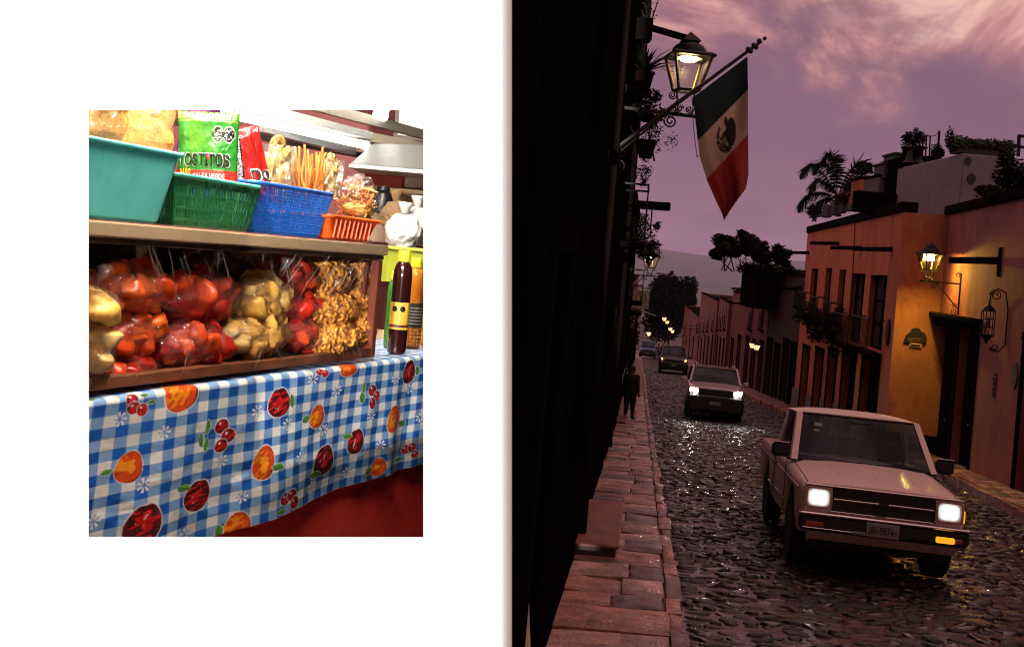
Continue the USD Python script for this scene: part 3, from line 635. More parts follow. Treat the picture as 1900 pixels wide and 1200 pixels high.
def rind_bag(u, v, w, h, y, label, seed, lean=0.0):
    th = thing('rind_bag', label, 'snack bag'); c = P(u, v, y); yaw = .3
    A = np.array([[math.cos(yaw), math.sin(yaw), 0], [-math.sin(yaw), math.cos(yaw), 0], [0, 0, 1.0]])
    for k, (ox, oy, oz, ww, hh) in enumerate([(-.05, .0, .0, .75, 1.0), (.16, -.012, -.1, .62, .8)]):
        x, z = np.meshgrid(np.linspace(-1, 1, 30), np.linspace(-1, 1, 40), indexing='ij')
        wid = np.sqrt(np.clip(1 - np.clip((z - .55) / .45, 0, 1) ** 2, 0, 1)) * (.86 + .14 * np.cos(z * 5 + k)) ; wid = np.maximum(wid, .03)
        nz = meshkit.fbm(np.stack([x * 2 + seed, z * 3 + k, 0 * x], -1), 4, seed) - .5
        V = np.stack([x * wid * w / 2 * ww + ox * w + lean * z * h * .1, oy + .05 * nz + .02 * x * x, z * h / 2 * hh + oz * h * .5], -1)
        b = MB(); b.grid(V @ A + c); b.grid((V + [0, .004, 0]) @ A + c, flip=True); b.build('rind_sheet', pale, th, smooth=True)
    x, z = np.meshgrid(np.linspace(-1, 1, 30), np.linspace(-1, 1, 30), indexing='ij')
    bul = np.clip((1 - np.abs(x) ** 3), 0, 1) ** .5 * .03 * (.4 + .6 * (1 - z) / 2); nz = meshkit.fbm(np.stack([x * 5 + seed, z * 4, 0 * x], -1), 4, seed + 1) - .5
    b = MB()
    for sgn in (-1, 1): V = np.stack([x * w * .55 * (1 + .05 * nz), sgn * (bul + .02 * nz), z * h * .42 - .08 * h], -1); b.grid(V @ A + c, flip=sgn > 0)
    b.build('plastic', bagfilm, th, smooth=True)
rind_bag(516, 312, .10, .21, YT(516, 312, .14), 'clear bag of pale pork rind with a rounded top, left in the blue basket', 3)
rind_bag(612, 325, .09, .16, YT(612, 325, .14), 'smaller clear bag of pale rind, right in the blue basket', 5)
# sticks
th = thing('stick_snacks', 'bundle of thin orange stick snacks standing in the blue basket', 'snack'); q = np.random.default_rng(12)
stick = M('orange_stick', (.50, .17, .025), .6, var=.3, vscale=40)
for k in range(34):
    u = q.uniform(547, 600); y = YT(u, 330, q.uniform(.09, .19)); a = P(u, 362, y); tip = P(u + q.normal(0, 9) , q.uniform(268, 318), y + q.normal(0, .02))
    mid = (a + tip) / 2 + q.normal(0, .004, 3); b = MB(); b.tube([a, mid, tip], .0042, 6); b.build('stick', stick, th, smooth=True)
# tangled fried strips in the orange tray
th = thing('strip_bag', 'clear bag of curly fried orange strips in the orange tray', 'snack bag'); q = np.random.default_rng(5); c = P(664, 372, YT(664, 372, .14))
b = MB()
for k in range(90):
    p = c + q.uniform(-1, 1, 3) * [.055, .05, .055]; d = q.normal(size=3); d /= np.linalg.norm(d); e = np.cross(d, [0, 0, 1.0]); L = q.uniform(.03, .06)
    b.tube([p + d * L * (w - .5) + e * .016 * math.sin(w * 4 + k) for w in np.linspace(0, 1, 6)], .0036, 5)
b.build('fried_strips', stick, th, smooth=True, kind='stuff')
g = MB(); g.add(*crinkle(c + np.array([.004, 0, -.035]), np.array([.075, .055, .03]), 77, .08)); g.build('pale_rind', pale, th, smooth=True)
g = MB(); g.add(*crinkle(c + np.array([0, 0, .008]), np.array([.095, .065, .088]), 78, .16)); g.build('plastic', bagfilm, th, smooth=True)

# printed foil bags
def foil_bag(label, c, w, h, yaw, lean, paint, seed, thick=.03, nx=90, nz=90, pitch=0.0):
    th = thing('foil_bag', label, 'snack bag')
    A = np.array([[math.cos(yaw), math.sin(yaw), 0], [-math.sin(yaw), math.cos(yaw), 0], [0, 0, 1.0]])
    Rl = np.array([[math.cos(lean), 0, math.sin(lean)], [0, 1, 0], [-math.sin(lean), 0, math.cos(lean)]]); Rp = np.array([[1, 0, 0], [0, math.cos(pitch), math.sin(pitch)], [0, -math.sin(pitch), math.cos(pitch)]]); A = Rl @ Rp @ A
    def f(x, z):
        crimp = np.clip((.97 - np.abs(z)) / .22, 0, 1); bul = thick * np.clip(1 - np.abs(x) ** 2.6, 0, 1) ** .6 * crimp ** .7
        nz_ = meshkit.fbm(np.stack([x * 2.6 + seed, z * 2.2, 0 * x], -1), 4, seed) - .5
        return bul + .016 * nz_ * (bul > 0) * crimp + .0012 * np.sin(x * 70) * (np.abs(z) > .8)
    def pos(x, z, off=0.0, sgn=-1): return np.stack([x * w / 2 * (1 - .05 * (1 - z * z)), sgn * (f(x, z) + off), z * h / 2], -1) @ A + c
    X, Z = np.meshgrid(np.linspace(-1, 1, nx), np.linspace(-1, 1, nz), indexing='ij')
    b = MB(); b.grid(pos(X, Z)); front = b.build('front_panel', M('printed_foil', (1, 1, 1), .22, vcol=True, coat=.35), th, smooth=True, color=paint(X, Z).reshape(-1, 3))
    b = MB(); b.grid(pos(X, Z, 0, 1), flip=True); b.build('back_panel', M('printed_foil'), th, smooth=True, color=paint(X, Z).reshape(-1, 3))
    def text(txt, x0, z0, hgt, m, off=.0012, bold=True, squeeze=1.0, slant=0.0, x1=None):
        g = meshkit.text_mesh(txt, hgt, .0008, bold)
        if x1 is not None: squeeze = (x1 - x0) * w / 2 / g.vertices[:, 0].max()
        g = g.subdivide_to_size(.006) if False else g; g = g.subdivide_to_size(.006) if len(g.vertices) < 30000 else g; v = g.vertices
        x = x0 + (v[:, 0] * squeeze + slant * v[:, 1]) / (w / 2); z = z0 + v[:, 1] / (h / 2)
        b = MB(); b.add(pos(np.clip(x, -.999, .999), np.clip(z, -.999, .999), off + v[:, 2]), g.faces[:, ::-1]); b.build('lettering', m, front)
    return th, text
gr = np.array([.016, .14, .016]); yl = np.array([.45, .36, .03]); wh = np.array([.5, .48, .45]); rd = np.array([.34, .012, .010]); bk = np.array([.008, .008, .008])
def paint_green(x, z):
    col = np.broadcast_to(gr, x.shape + (3,)).copy(); n = meshkit.noise(np.stack([x * 3, z * 3, 0 * x], -1), 3); col *= (.8 + .4 * n[..., None])
    st = (np.floor((x + 1) * 10) % 2 == 0) & (z > .80); col[st] = yl
    zg = np.abs(z - .74 - .02 * np.abs(((x * 22) % 2) - 1)) < .012; col[zg] = yl * .8
    band = (z < -.52) & (z > -.95); col[band] = rd
    for cx in (.36, .72):
        dx, dz_ = (x - cx) / .17, (z - .42) / .19; oc = np.maximum(np.maximum(abs(dx), abs(dz_)), (abs(dx) + abs(dz_)) / 1.38)
        col[oc < 1.12] = wh; col[oc < 1.0] = bk; wl_ = (oc < .8) & (meshkit.noise(np.stack([x * 14, z * 60, 0 * x], -1), 8) > .55); col[wl_] = wh
    burst = np.exp(-(((x + .35) / .5) ** 2 + ((z - .25) / .4) ** 2)); col = col * (1 - .25 * burst[..., None]) + np.array([.25, .5, .05]) * .25 * burst[..., None]
    return col
th, tx = foil_bag('bright green printed crisp bag standing in the dark green basket', P(386, 280, YT(386, 280, .13)), .170, .215, .12, .05, paint_green, 3)
blk = M('print_black', (.008, .008, .008), .35); whp = M('print_white', (.5, .48, .46), .35); ylp = M('print_yellow', (.78, .5, .03), .35); rdp = M('print_red', (.6, .02, .015), .35)
tx('TOSTITOS', -.97, -.43, .037, whp, .0010, True, x1=.80); tx('TOSTITOS', -.94, -.405, .032, blk, .0024, True, x1=.77)
tx('MÁS', -.86, -.70, .022, ylp, .0012, x1=-.5); tx('SALSA VERDE', -.42, -.72, .0125, whp, .0012, x1=.62)
b = MB(); b.ball((0, 0, 0), .0055, 2, (1, .3, 1)); v_, f_ = b.raw(); c_ = P(386, 292, YT(386, 292, .095)); b2 = MB(); b2.add(v_ + c_, f_); b2.build('logo_dot', rdp, th, smooth=True)
def paint_red(x, z):
    col = np.broadcast_to(rd, x.shape + (3,)).copy(); n = meshkit.noise(np.stack([x * 3, z * 3, 0 * x], -1), 5); col *= (.75 + .5 * n[..., None])
    left = x < -.28 + .25 * z; col[left] = wh * .8; tl = left & (meshkit.noise(np.stack([x * 26, z * 70, 0 * x], -1), 4) > .6); col[tl] = bk
    edge = np.abs(x - (-.26 + .25 * z)) < .035; col[edge] = bk
    return col
th, tx = foil_bag('red printed crisp bag tilted beside the green one', P(458, 310, YT(458, 310, .15)), .125, .235, .42, .32, paint_red, 8, .025)
tx('Do', -.02, -.42, .040, whp, .0012, True); tx('Do', .01, -.40, .033, blk, .0024, True)
def paint_purple(x, z):
    col = np.broadcast_to(np.array([.16, .01, .16]), x.shape + (3,)).copy(); col[(x > .25)] = np.array([.05, .01, .05]); return col
foil_bag('purple foil bag behind the bright green crisp bag', P(368, 238, YT(368, 238, .2)), .10, .17, .1, -.12, paint_purple, 6, .02)

# bottles on the tablecloth
def bottle(u, v, y, r, h, liquid, lab, label, labm=None, dots=False):
    base = P(u, v, y); base[2] = -.4025; th = thing('sauce_bottle', label, 'bottle')
    pr = [(r * .8, 0), (r * .97, .006), (r, .02), (r, h * .76), (r * .96, h * .81), (r * .80, h * .865), (r * .56, h * .895), (r * .46, h * .91), (r * .46, h * .93)]
    b = MB(); b.lathe(pr, 28, base); b.build('body', liquid, th, smooth=40)
    b = MB(); b.lathe([(r * .60, h * .90), (r * .64, h * .905), (r * .64, h * 1.0), (r * .58, h * 1.01)], 24, base); b.build('cap', M('lime_yellow_cap', (.66, .60, .03), .35), th, smooth=40)
    if labm is not None:
        b = MB(); b.lathe([(r * 1.015, h * .24), (r * 1.02, h * .245), (r * 1.02, h * .50), (r * 1.015, h * .505)], 28, base, cap=False); lb = b.build('label', labm, th, smooth=40)
        if lab == 'circles':
            b = MB()
            for az in (-2.02, -1.15):
                for k in range(1): 
                    an = np.linspace(0, 2 * PI, 17)[:-1]; ctr = h * .44; rr = r * .30
                    pts = np.array([[r * 1.03 * math.cos(az + rr * math.cos(a) / r), r * 1.03 * math.sin(az + rr * math.cos(a) / r), ctr + rr * math.sin(a)] for a in an]); b.add(np.vstack([pts, [[r * 1.033 * math.cos(az), r * 1.033 * math.sin(az), ctr]]]) + base, [[i, (i + 1) % 16, 16] for i in range(16)])
            b.build('label_mark', blk, lb)
            b = MB(); b.lathe([(r * 1.022, h * .262), (r * 1.026, h * .264), (r * 1.026, h * .285), (r * 1.022, h * .287)], 28, base, cap=False); b.build('label_band', M('dark_red_band', (.08, .01, .02), .5), lb, smooth=40)
        else:
            b = MB()
            for k in range(6): b.lathe([(r * 1.021, h * (.27 + .035 * k)), (r * 1.025, h * (.271 + .035 * k)), (r * 1.025, h * (.283 + .035 * k)), (r * 1.021, h * (.284 + .035 * k))], 28, base, cap=False)
            b.build('label_print', M('label_grey', (.3, .27, .2), .5), lb, smooth=40)
    if dots:
        b = MB()
        for i in range(16):
            for j in range(5): a = i / 16 * 2 * PI; b.ball(base + np.array([r * 1.0 * math.cos(a), r * 1.0 * math.sin(a), h * (.05 + .04 * j)]), .0035, 1)
        b.build('moulded_dots', M('bottle_dots', (.7, .35, .15), .2), th, smooth=True)
    return th
dk = M('dark_sauce_bottle', (.02, .004, .004), .08, coat=.6); am = M('amber_sauce_bottle', (.62, .20, .02), .10, coat=.5, translucent=.3); rdq = M('red_sauce_bottle', (.22, .02, .01), .10, coat=.5, translucent=.2)
bottle(735, 655, 3.86, .036, .385, dk, 'circles', 'dark sauce bottle with yellow label and yellow cap, nearest the cabinet', M('yellow_label', (.75, .42, .04), .5))
bottle(761, 650, 4.12, .038, .36, am, 'text', 'amber sauce bottle with a small black label behind the dark one', M('black_label', (.02, .018, .015), .5), dots=True)
bottle(785, 648, 4.28, .042, .365, M('gold_sauce_bottle', (.70, .30, .03), .10, coat=.5, translucent=.3), 'none', 'golden sauce bottle cut by the right edge of the opening', None, dots=True)
bottle(722, 652, 4.05, .026, .30, M('green_sauce_bottle', (.03, .16, .02), .15, coat=.4), 'none', 'small green bottle half hidden behind the cabinet post', None)

# =====================================================================================================
# the street: ground, hills, road, pavements
# =====================================================================================================
rng = np.random.default_rng(21)
xs = np.unique(np.concatenate([-np.geomspace(60, 6000, 16), np.linspace(-60, 60, 13), np.geomspace(60, 6000, 16)])); ys = np.concatenate([np.linspace(-60, 200, 27), np.geomspace(240, 9000, 26)])
XX, YY = np.meshgrid(xs, ys, indexing='ij')
ZG = gz(YY) - .22 + 6 * (meshkit.fbm(np.stack([XX / 160, YY / 160, 0 * XX], -1), 4, 2) - .5) * np.clip((YY - 220) / 200, 0, 1)
b = MB(); b.grid(np.stack([XX, YY, ZG], -1)); b.build('ground', M('ground_earth', (.06, .05, .04), .9, var=.3, vscale=.02), smooth=True, kind='structure')
hx = np.linspace(-3500, 4500, 90); hy = np.linspace(2600, 8800, 40); HX, HY = np.meshgrid(hx, hy, indexing='ij')
hz = -72 + np.clip((HY - 2700) / 2500, 0, 1) * (70 + 190 * meshkit.fbm(np.stack([HX / 1500, HY / 1300, 0 * HX], -1), 5, 4)) * np.clip((8900 - HY) / 700, 0, 1)
b = MB(); b.grid(np.stack([HX, HY, hz], -1)); b.build('hills', M('far_hills', (.045, .05, .045), .95, var=.3, vscale=.003), smooth=True, kind='structure')

road = thing('road', kind='structure')
yv = np.concatenate([np.linspace(0, 60, 61), np.linspace(64, 200, 35)]); rows = []
for f in np.linspace(0, 1, 9): rows.append(np.stack([(kl(yv) - .02) * (1 - f) + (kr(yv) + .02) * f, yv, gz(yv) - .022], 1))
b = MB(); b.grid(np.array(rows), flip=False)
wet_earth = M('wet_road_earth', (.045, .024, .02), .17, var=.4, vscale=3, bump=.3, bscale=20, rvar=.12)
b.build('road_bed', wet_earth, road, smooth=True)
# cobbles: rows of irregular rounded stones
def cobbles(y0, y1, n8):
    out = []; y = y0; k = 0
    while y < y1:
        d = .135 + .035 * math.sin(k * 1.7) + .004 * max(0, y - 20) * .3; x = kl(y) + rng.uniform(-.02, .05)
        while x < kr(y) - .05:
            w = rng.uniform(.10, .29); out.append((x + w / 2, y + rng.normal(0, .018), w / 2 * .95, d / 2 * rng.uniform(.82, 1.0))); x += w * rng.uniform(.98, 1.06)
        y += d * .98; k += 1
    c = np.array(out); n = len(c); a = (np.arange(n8) / n8) * 2 * PI
    jit = 1 + rng.normal(0, .13, (n, n8)); rot = rng.normal(0, .28, n)
    sq = 1 / np.maximum(np.abs(np.cos(a)) ** 3.0 + np.abs(np.sin(a)) ** 3.0, 1e-6) ** (1 / 3.0)
    ring = np.stack([np.cos(a) * sq * jit, np.sin(a) * sq * jit], -1)
    tl = rng.normal(0, .11, (n, 2)) - [0, .02]; h = rng.uniform(.010, .032, n)
    V = []
    for q, (sc, up) in enumerate([(1.0, -.03), (.95, .35), (.78, .82), (.42, 1.0)]):
        x = ring[..., 0] * c[:, None, 2] * sc; yy = ring[..., 1] * c[:, None, 3] * sc
        xr = x * np.cos(rot)[:, None] - yy * np.sin(rot)[:, None]; yr = x * np.sin(rot)[:, None] + yy * np.cos(rot)[:, None]
        z = gz(c[:, 1] )[:, None] + (yr * (-.085)) - .035 + up * h[:, None] * 1.35 + (tl[:, :1] * xr + tl[:, 1:] * yr) * (up > 0.2) + rng.normal(0, .002, xr.shape)
        V.append(np.stack([c[:, :1] + xr, c[:, 1:2] + yr, z], -1))
    V = np.concatenate(V, 1)                                              # n, 4*n8, 3
    f = []
    for q in range(3):
        for k in range(n8): k2 = (k + 1) % n8; f += [[q * n8 + k, q * n8 + k2, (q + 1) * n8 + k2], [q * n8 + k, (q + 1) * n8 + k2, (q + 1) * n8 + k]]
    f += [[3 * n8, 3 * n8 + k, 3 * n8 + k + 1] for k in range(1, n8 - 1)]
    return c, V, np.array(f)
stone_m = M('wet_cobble', (.016, .011, .010), .27, var=.5, vscale=1.3, rvar=.24, bump=.7, bscale=34, rnd=.6, dirt=(.05, .025, .018), dscale=.8, damt=.5)
stone_m2 = M('wet_cobble_brown', (.07, .036, .027), .36, var=.4, vscale=2.2, rvar=.18, bump=.6, bscale=38)
stone_m3 = M('very_wet_cobble', (.010, .008, .008), .12, var=.4, vscale=2.2, rvar=.08, bump=.35, bscale=30, coat=.6)
c, V, f = cobbles(4.6, 30, 9)
d_ = np.hypot(c[:, 0], c[:, 1])
vis = (c[:, 0] / c[:, 1] > .12) & (c[:, 0] / c[:, 1] < .53) & (c[:, 1] > 5.9)
vis &= ~((c[:, 1] > 10.2) & (c[:, 1] < 14.2) & (abs(c[:, 0] - 3.9 - .155 * (c[:, 1] - 10.3)) < .85))
order = np.argsort(np.where(vis, d_, 1e9))[:290]
sel = np.zeros(len(c), bool); sel[order] = True
for i in order:
    b = MB(); b.add(V[i], f); b.build('cobblestone', (stone_m, stone_m2, stone_m3)[int(rng.choice(3, p=[.6, .15, .25]))], road, smooth=50)
def joined(V, f):
    n, m = V.shape[:2]; return V.reshape(-1, 3), (f[None] + (np.arange(n) * m)[:, None, None]).reshape(-1, 3)
rest = np.nonzero(~sel)[0]; pick = rng.random(len(rest)) < .25
b = MB(); b.add(*joined(V[rest[~pick]], f)); b.build('cobblestones', stone_m, road, smooth=True, kind='stuff')
b = MB(); b.add(*joined(V[rest[pick]], f)); b.build('wet_cobblestones', stone_m3, road, smooth=True, kind='stuff')
c, V, f = cobbles(30, 75, 6); b = MB(); b.add(*joined(V, f)); b.build('cobblestones', stone_m, road, smooth=True, kind='stuff')

# pavements of flat stone slabs
slab_m = [M('wet_slab_a', (.36, .215, .180), .34, var=.55, vscale=3.2, rvar=.24, bump=.9, bscale=26, dirt=(.035, .018, .015), dscale=1.5, damt=.95), M('wet_slab_b', (.30, .14, .10), .30, var=.55, vscale=3.2, rvar=.22, bump=.9, bscale=24, dirt=(.03, .016, .014), dscale=1.3, damt=.95), M('wet_slab_c', (.13, .085, .075), .42, var=.5, vscale=2.0, rvar=.2, bump=.7, bscale=24, dirt=(.03, .02, .02), dscale=1.6, damt=.8)]
def slab(b, x0, x1, y0, y1, zf, th=.06, n=7, seed=0, rough=.010):
    u = np.linspace(0, 1, n); U_, V_ = np.meshgrid(u, u, indexing='ij'); q = np.random.default_rng(seed)
    ins = .007; cx = [x0 + ins + q.normal(0, .012), x1 - ins + q.normal(0, .012)]; cy = [y0 + ins * .6, y1 - ins * .6]
    X = cx[0] + (cx[1] - cx[0]) * U_; Y = cy[0] + (cy[1] - cy[0]) * V_; X = X + .13 * (Y - y0)
    e = np.minimum(np.minimum(U_, 1 - U_), np.minimum(V_, 1 - V_)) < 1e-6
    X = X + .008 * (meshkit.noise(np.stack([Y * 7, X * 0 + seed, 0 * X], -1), 1) - .5); Y = Y + .012 * (meshkit.noise(np.stack([X * 7, Y * 0 + seed, 0 * X], -1), 2) - .5)
    Z = zf(Y) + rough * 2 * (meshkit.fbm(np.stack([X * 3.2, Y * 4.5, 0 * X + seed], -1), 4, 3) - .5) + q.normal(0, .005) + (U_ - .5) * q.normal(0, .012) - e * .010
    T = np.stack([X, Y, Z], -1); b.grid(T)
    idx = [(i, 0) for i in range(n)] + [(n - 1, j) for j in range(1, n)] + [(i, n - 1) for i in range(n - 2, -1, -1)] + [(0, j) for j in range(n - 2, 0, -1)]
    R = np.array([T[i, j] for i, j in idx]); R = np.vstack([R, R[:1]]); lowr = R.copy(); lowr[:, 2] -= th; b.grid(np.stack([lowr, R], 0), flip=False)
sw = thing('pavement', kind='structure')
yb = np.linspace(1.9, 150, 80)
base = lambda x0, x1, up: np.array([np.stack([x0(yb), yb, gz(yb) + up], 1), np.stack([x1(yb), yb, gz(yb) + up], 1)])
b = MB(); b.grid(base(lambda y: wl(y) - .1, lambda y: kl(y) - .03, .10)); b.grid(np.array([np.stack([kl(yb) - .03, yb, gz(yb) + .10], 1), np.stack([kl(yb) - .03, yb, gz(yb) - .1], 1)])); b.build('pavement_base', M('pavement_mortar', (.17, .09, .07), .55, var=.4, vscale=5, bump=.5, bscale=30), sw)
up_l = lambda y: gz(y) + .15
y = 4.6; k = 0
while y < 42:
    dl = rng.uniform(.34, .62) * (1 if y > 12 else 1.1); w = float(kl(y) - wl(y)); ncol = 1 if rng.random() < .18 else 2
    cuts = [0.0] + ([rng.uniform(.38, .6)] if ncol == 2 else []) + [1 - .13 / w * 1.0]
    for a0, a1 in zip(cuts[:-1], cuts[1:]):
        b = MB(); slab(b, wl(y) + a0 * w, wl(y) + a1 * w, y, y + dl, up_l, seed=k, n=9 if y < 12 else 5); b.build('flagstone', slab_m[rng.integers(0, 3) if y > 8 else rng.integers(0, 2)], sw, smooth=40); k += 1
    y += dl
y = 4.6
while y < 60:
    dl = rng.uniform(.4, .9); b = MB(); slab(b, kl(y) - .13, kl(y), y, y + dl, lambda q: gz(q) + .155, th=.24, n=5, seed=k + 900); b.build('kerb_stone', slab_m[2] if rng.random() < .5 else slab_m[1], sw, smooth=40); k += 1; y += dl
sw2 = thing('pavement', kind='structure')
def wr(y): return np.where(y < 26, np.interp(y, *WR), np.interp(y, [26, 41.9, 49.5, 69, 83, 110, 150], [9.67, 11.74, 12.4, 14.3, 16.4, 20, 25]))
b = MB(); b.grid(base(lambda y: kr(y) + .03, lambda y: np.maximum(wr(y), kr(y)) + .6, .10)); b.grid(np.array([np.stack([kr(yb) + .03, yb, gz(yb) - .1], 1), np.stack([kr(yb) + .03, yb, gz(yb) + .10], 1)])); b.build('pavement_base', M('pavement_mortar'), sw2)
y = 13.5
while y < 62:
    dl = rng.uniform(.5, .95); x0, x1 = float(kr(y)) + .16, float(wr(np.array(y))) + .02
    if y < 40:
        mid = x0 + (x1 - x0) * rng.uniform(.4, .6)
        for a0, a1 in ((x0, mid), (mid, x1)): b = MB(); slab(b, a0, a1, y, y + dl, lambda q: gz(q) + .15, seed=k + 300, n=5); b.build('flagstone', slab_m[rng.integers(0, 3)], sw2, smooth=40); k += 1
    b = MB(); slab(b, float(kr(y)), float(kr(y)) + .15, y, y + dl, lambda q: gz(q) + .155, th=.24, n=4, seed=k + 700); b.build('kerb_stone', slab_m[1], sw2, smooth=40); k += 1
    y += dl

# =====================================================================================================
# houses
# =====================================================================================================
door_m = M('black_brown_door', (.006, .0045, .004), .8, matte=True, var=.3)
frame_m = M('shade_black_frame', (.007, .0055, .005), .9, matte=True, var=.3, vscale=8)  # silhouette darkness of the left row put into the frame colour
iron = M('black_iron', (.006, .006, .006), .55, spec=.3)
roof_dark = M('dark_coping', (.010, .008, .0075), .9, matte=True, var=.3)
glass_m = M('dark_window_glass', (.01, .012, .015), .08)
class Facade:
    def __init__(s, A, B, side):
        s.A, s.B = np.array([*A, 0.]), np.array([*B, 0.]); d = s.B - s.A; s.L = np.linalg.norm(d); s.d = d / s.L
        s.n = np.array([-s.d[1], s.d[0], 0]) if side == 'right' else np.array([s.d[1], -s.d[0], 0])
        s.ax = np.array([s.d, s.n, Zx]); s.org = s.A
    def px(s, u, v, off=0.0):
        r = ray(u, v); y = (s.A @ s.n + off) / (r @ s.n); p = r * y; return (p - s.A) @ s.d, p[2]
    def w(s, a, t, z): return s.A + s.d * a + s.n * t + np.array([0, 0, z])
    def gz(s, a): return float(gz((s.A + s.d * a)[1])) + .15
def house(name, label, fa, ztop, mat, holes, depth=7.0, th=.30, ends=True, group=None, plinth=None, cat='house', coping=True, zdrop=.5, a_in=0.0, cop_h=.09):
    """holes: (s0, s1, z0, z1, kind)"""
    t = thing(name, label, cat, group)
    g0, g1 = fa.gz(0) - zdrop, fa.gz(fa.L) - zdrop
    poly = sg.Polygon([(0, g0), (fa.L, g1), (fa.L, ztop), (0, ztop)])
    for (a0, a1, z0, z1, kd) in holes: poly = poly.difference(sg.box(a0, z0, a1, z1))
    b = MB()
    for g in getattr(poly, 'geoms', [poly]): b.prism(g, -th, 0, fa.ax, fa.org)
    b.build('wall', mat, t)
    b = MB(); zb = min(g0, g1); b.box((a_in + 0.004, -depth, zb), (a_in + .3, -th - .003, ztop - .003), fa.ax, fa.org); b.build('end_wall', mat, t)
    b = MB(); b.box((fa.L - .3, -depth, zb), (fa.L - .004, -th - .003, ztop - .003), fa.ax, fa.org); b.build('end_wall', mat, t)
    b = MB(); b.box((a_in + .303, -depth, ztop - .35), (fa.L - .303, -th - .003, ztop - .2), fa.ax, fa.org); b.build('roof', roof_dark, t)
    b = MB(); b.box((a_in + .303, -depth, zb), (fa.L - .303, -depth + .2, ztop - .36), fa.ax, fa.org); b.build('back_wall', mat, t)
    if coping:
        b = MB(); b.bbox((-.03, -th - .04, ztop), (fa.L + .03, .06, ztop + cop_h), .02, fa.ax, fa.org); b.build('coping', roof_dark, t)
    for (a0, a1, z0, z1, kd) in holes:
        w = a1 - a0
        if kd == 'door':
            b = MB(); b.box((a0 - .01, -.24, z0 - .01), (a1 + .01, -.19, z1 + .01), fa.ax, fa.org)
            for (p, q) in ((.1, .46), (.54, .9)):
                for (r_, s_) in ((.06, .34), (.38, .66), (.70, .94)): b.bbox((a0 + w * p, -.195, z0 + (z1 - z0) * r_), (a0 + w * q, -.165, z0 + (z1 - z0) * s_), .012, fa.ax, fa.org)
            d = b.build('door', door_m, t)
            b = MB(); b.ball(fa.w(a0 + w * .52, -.15, z0 + 1.0), .03, 1); b.build('handle', M('dull_brass', (.2, .13, .05), .4, metal=1), d)
            b = MB(); b.bbox((a0 - .13, -.05, z0 - .05), (a0 - .002, .045, z1), .01, fa.ax, fa.org); b.bbox((a1 + .002, -.05, z0 - .05), (a1 + .13, .045, z1), .01, fa.ax, fa.org); b.bbox((a0 - .15, -.05, z1 + .002), (a1 + .15, .06, z1 + .17), .012, fa.ax, fa.org); b.build('door_frame', frame_m, t)
        else:
            b = MB(); b.box((a0 - .01, -.22, z0 - .01), (a1 + .01, -.19, z1 + .01), fa.ax, fa.org); wd = b.build('window', glass_m, t)
            b = MB(); 
            for q in (0, .5, 1): b.box((a0 + (w - .05) * q, -.188, z0), (a0 + (w - .05) * q + .05, -.15, z1), fa.ax, fa.org)
            for q in (0, .33, .66, 1): b.box((a0, -.186, z0 + (z1 - z0 - .05) * q), (a1, -.152, z0 + (z1 - z0 - .05) * q + .05), fa.ax, fa.org)
            b.build('window_frame', door_m, wd)
            if kd in ('balcony', 'french'):
                b = MB(); b.bbox((a0 - .18, .002, z0 - .14), (a1 + .18, .42 if kd == 'balcony' else .16, z0 - .04), .02, fa.ax, fa.org); b.build('balcony_slab', frame_m, t)
                b = MB(); e = .40 if kd == 'balcony' else .12
                for q in np.linspace(a0 - .15, a1 + .15, max(5, int(w / .12))): b.bar(fa.w(q, e, z0 - .04), fa.w(q, e, z0 + .85), .016)
                b.bar(fa.w(a0 - .15, e, z0 + .85), fa.w(a1 + .15, e, z0 + .85), .03); b.bar(fa.w(a0 - .15, 0.0, z0 + .85), fa.w(a0 - .15, e, z0 + .85), .03); b.bar(fa.w(a1 + .15, 0, z0 + .85), fa.w(a1 + .15, e, z0 + .85), .03)
                b.build('railing', iron, t, kind='stuff')
    if plinth:
        hgt, pm = plinth; cur = 0.0
        for (a0, a1, z0, z1, kd) in sorted(holes) + [(fa.L, fa.L, -99, 0, 'end')]:
            if kd != 'door' and kd != 'end': continue
            if a0 - .14 - cur > .1:
                P4 = [(cur, fa.gz(cur) - .3), (a0 - .14, fa.gz(a0) - .3), (a0 - .14, fa.gz(a0) + hgt), (cur, fa.gz(cur) + hgt)]
                b = MB(); b.prism(P4, .001, .035, fa.ax, fa.org); b.build('plinth', pm, t)
            cur = a1 + .14
    return t
def spout(parent, fa, a, z, L, h=.13, w=.12, m=None, bracket=True, slope=.06):
    b = MB(); b.hull([fa.w(a + sx * w / 2, q, z + sl + zz) for (q, sl) in ((-.05, 0), (L, -L * slope)) for sx in (-1, 1) for zz in (0, h * (1 if q < 0 else .8))])
    return b.build('rain_spout', m or roof_dark, parent)

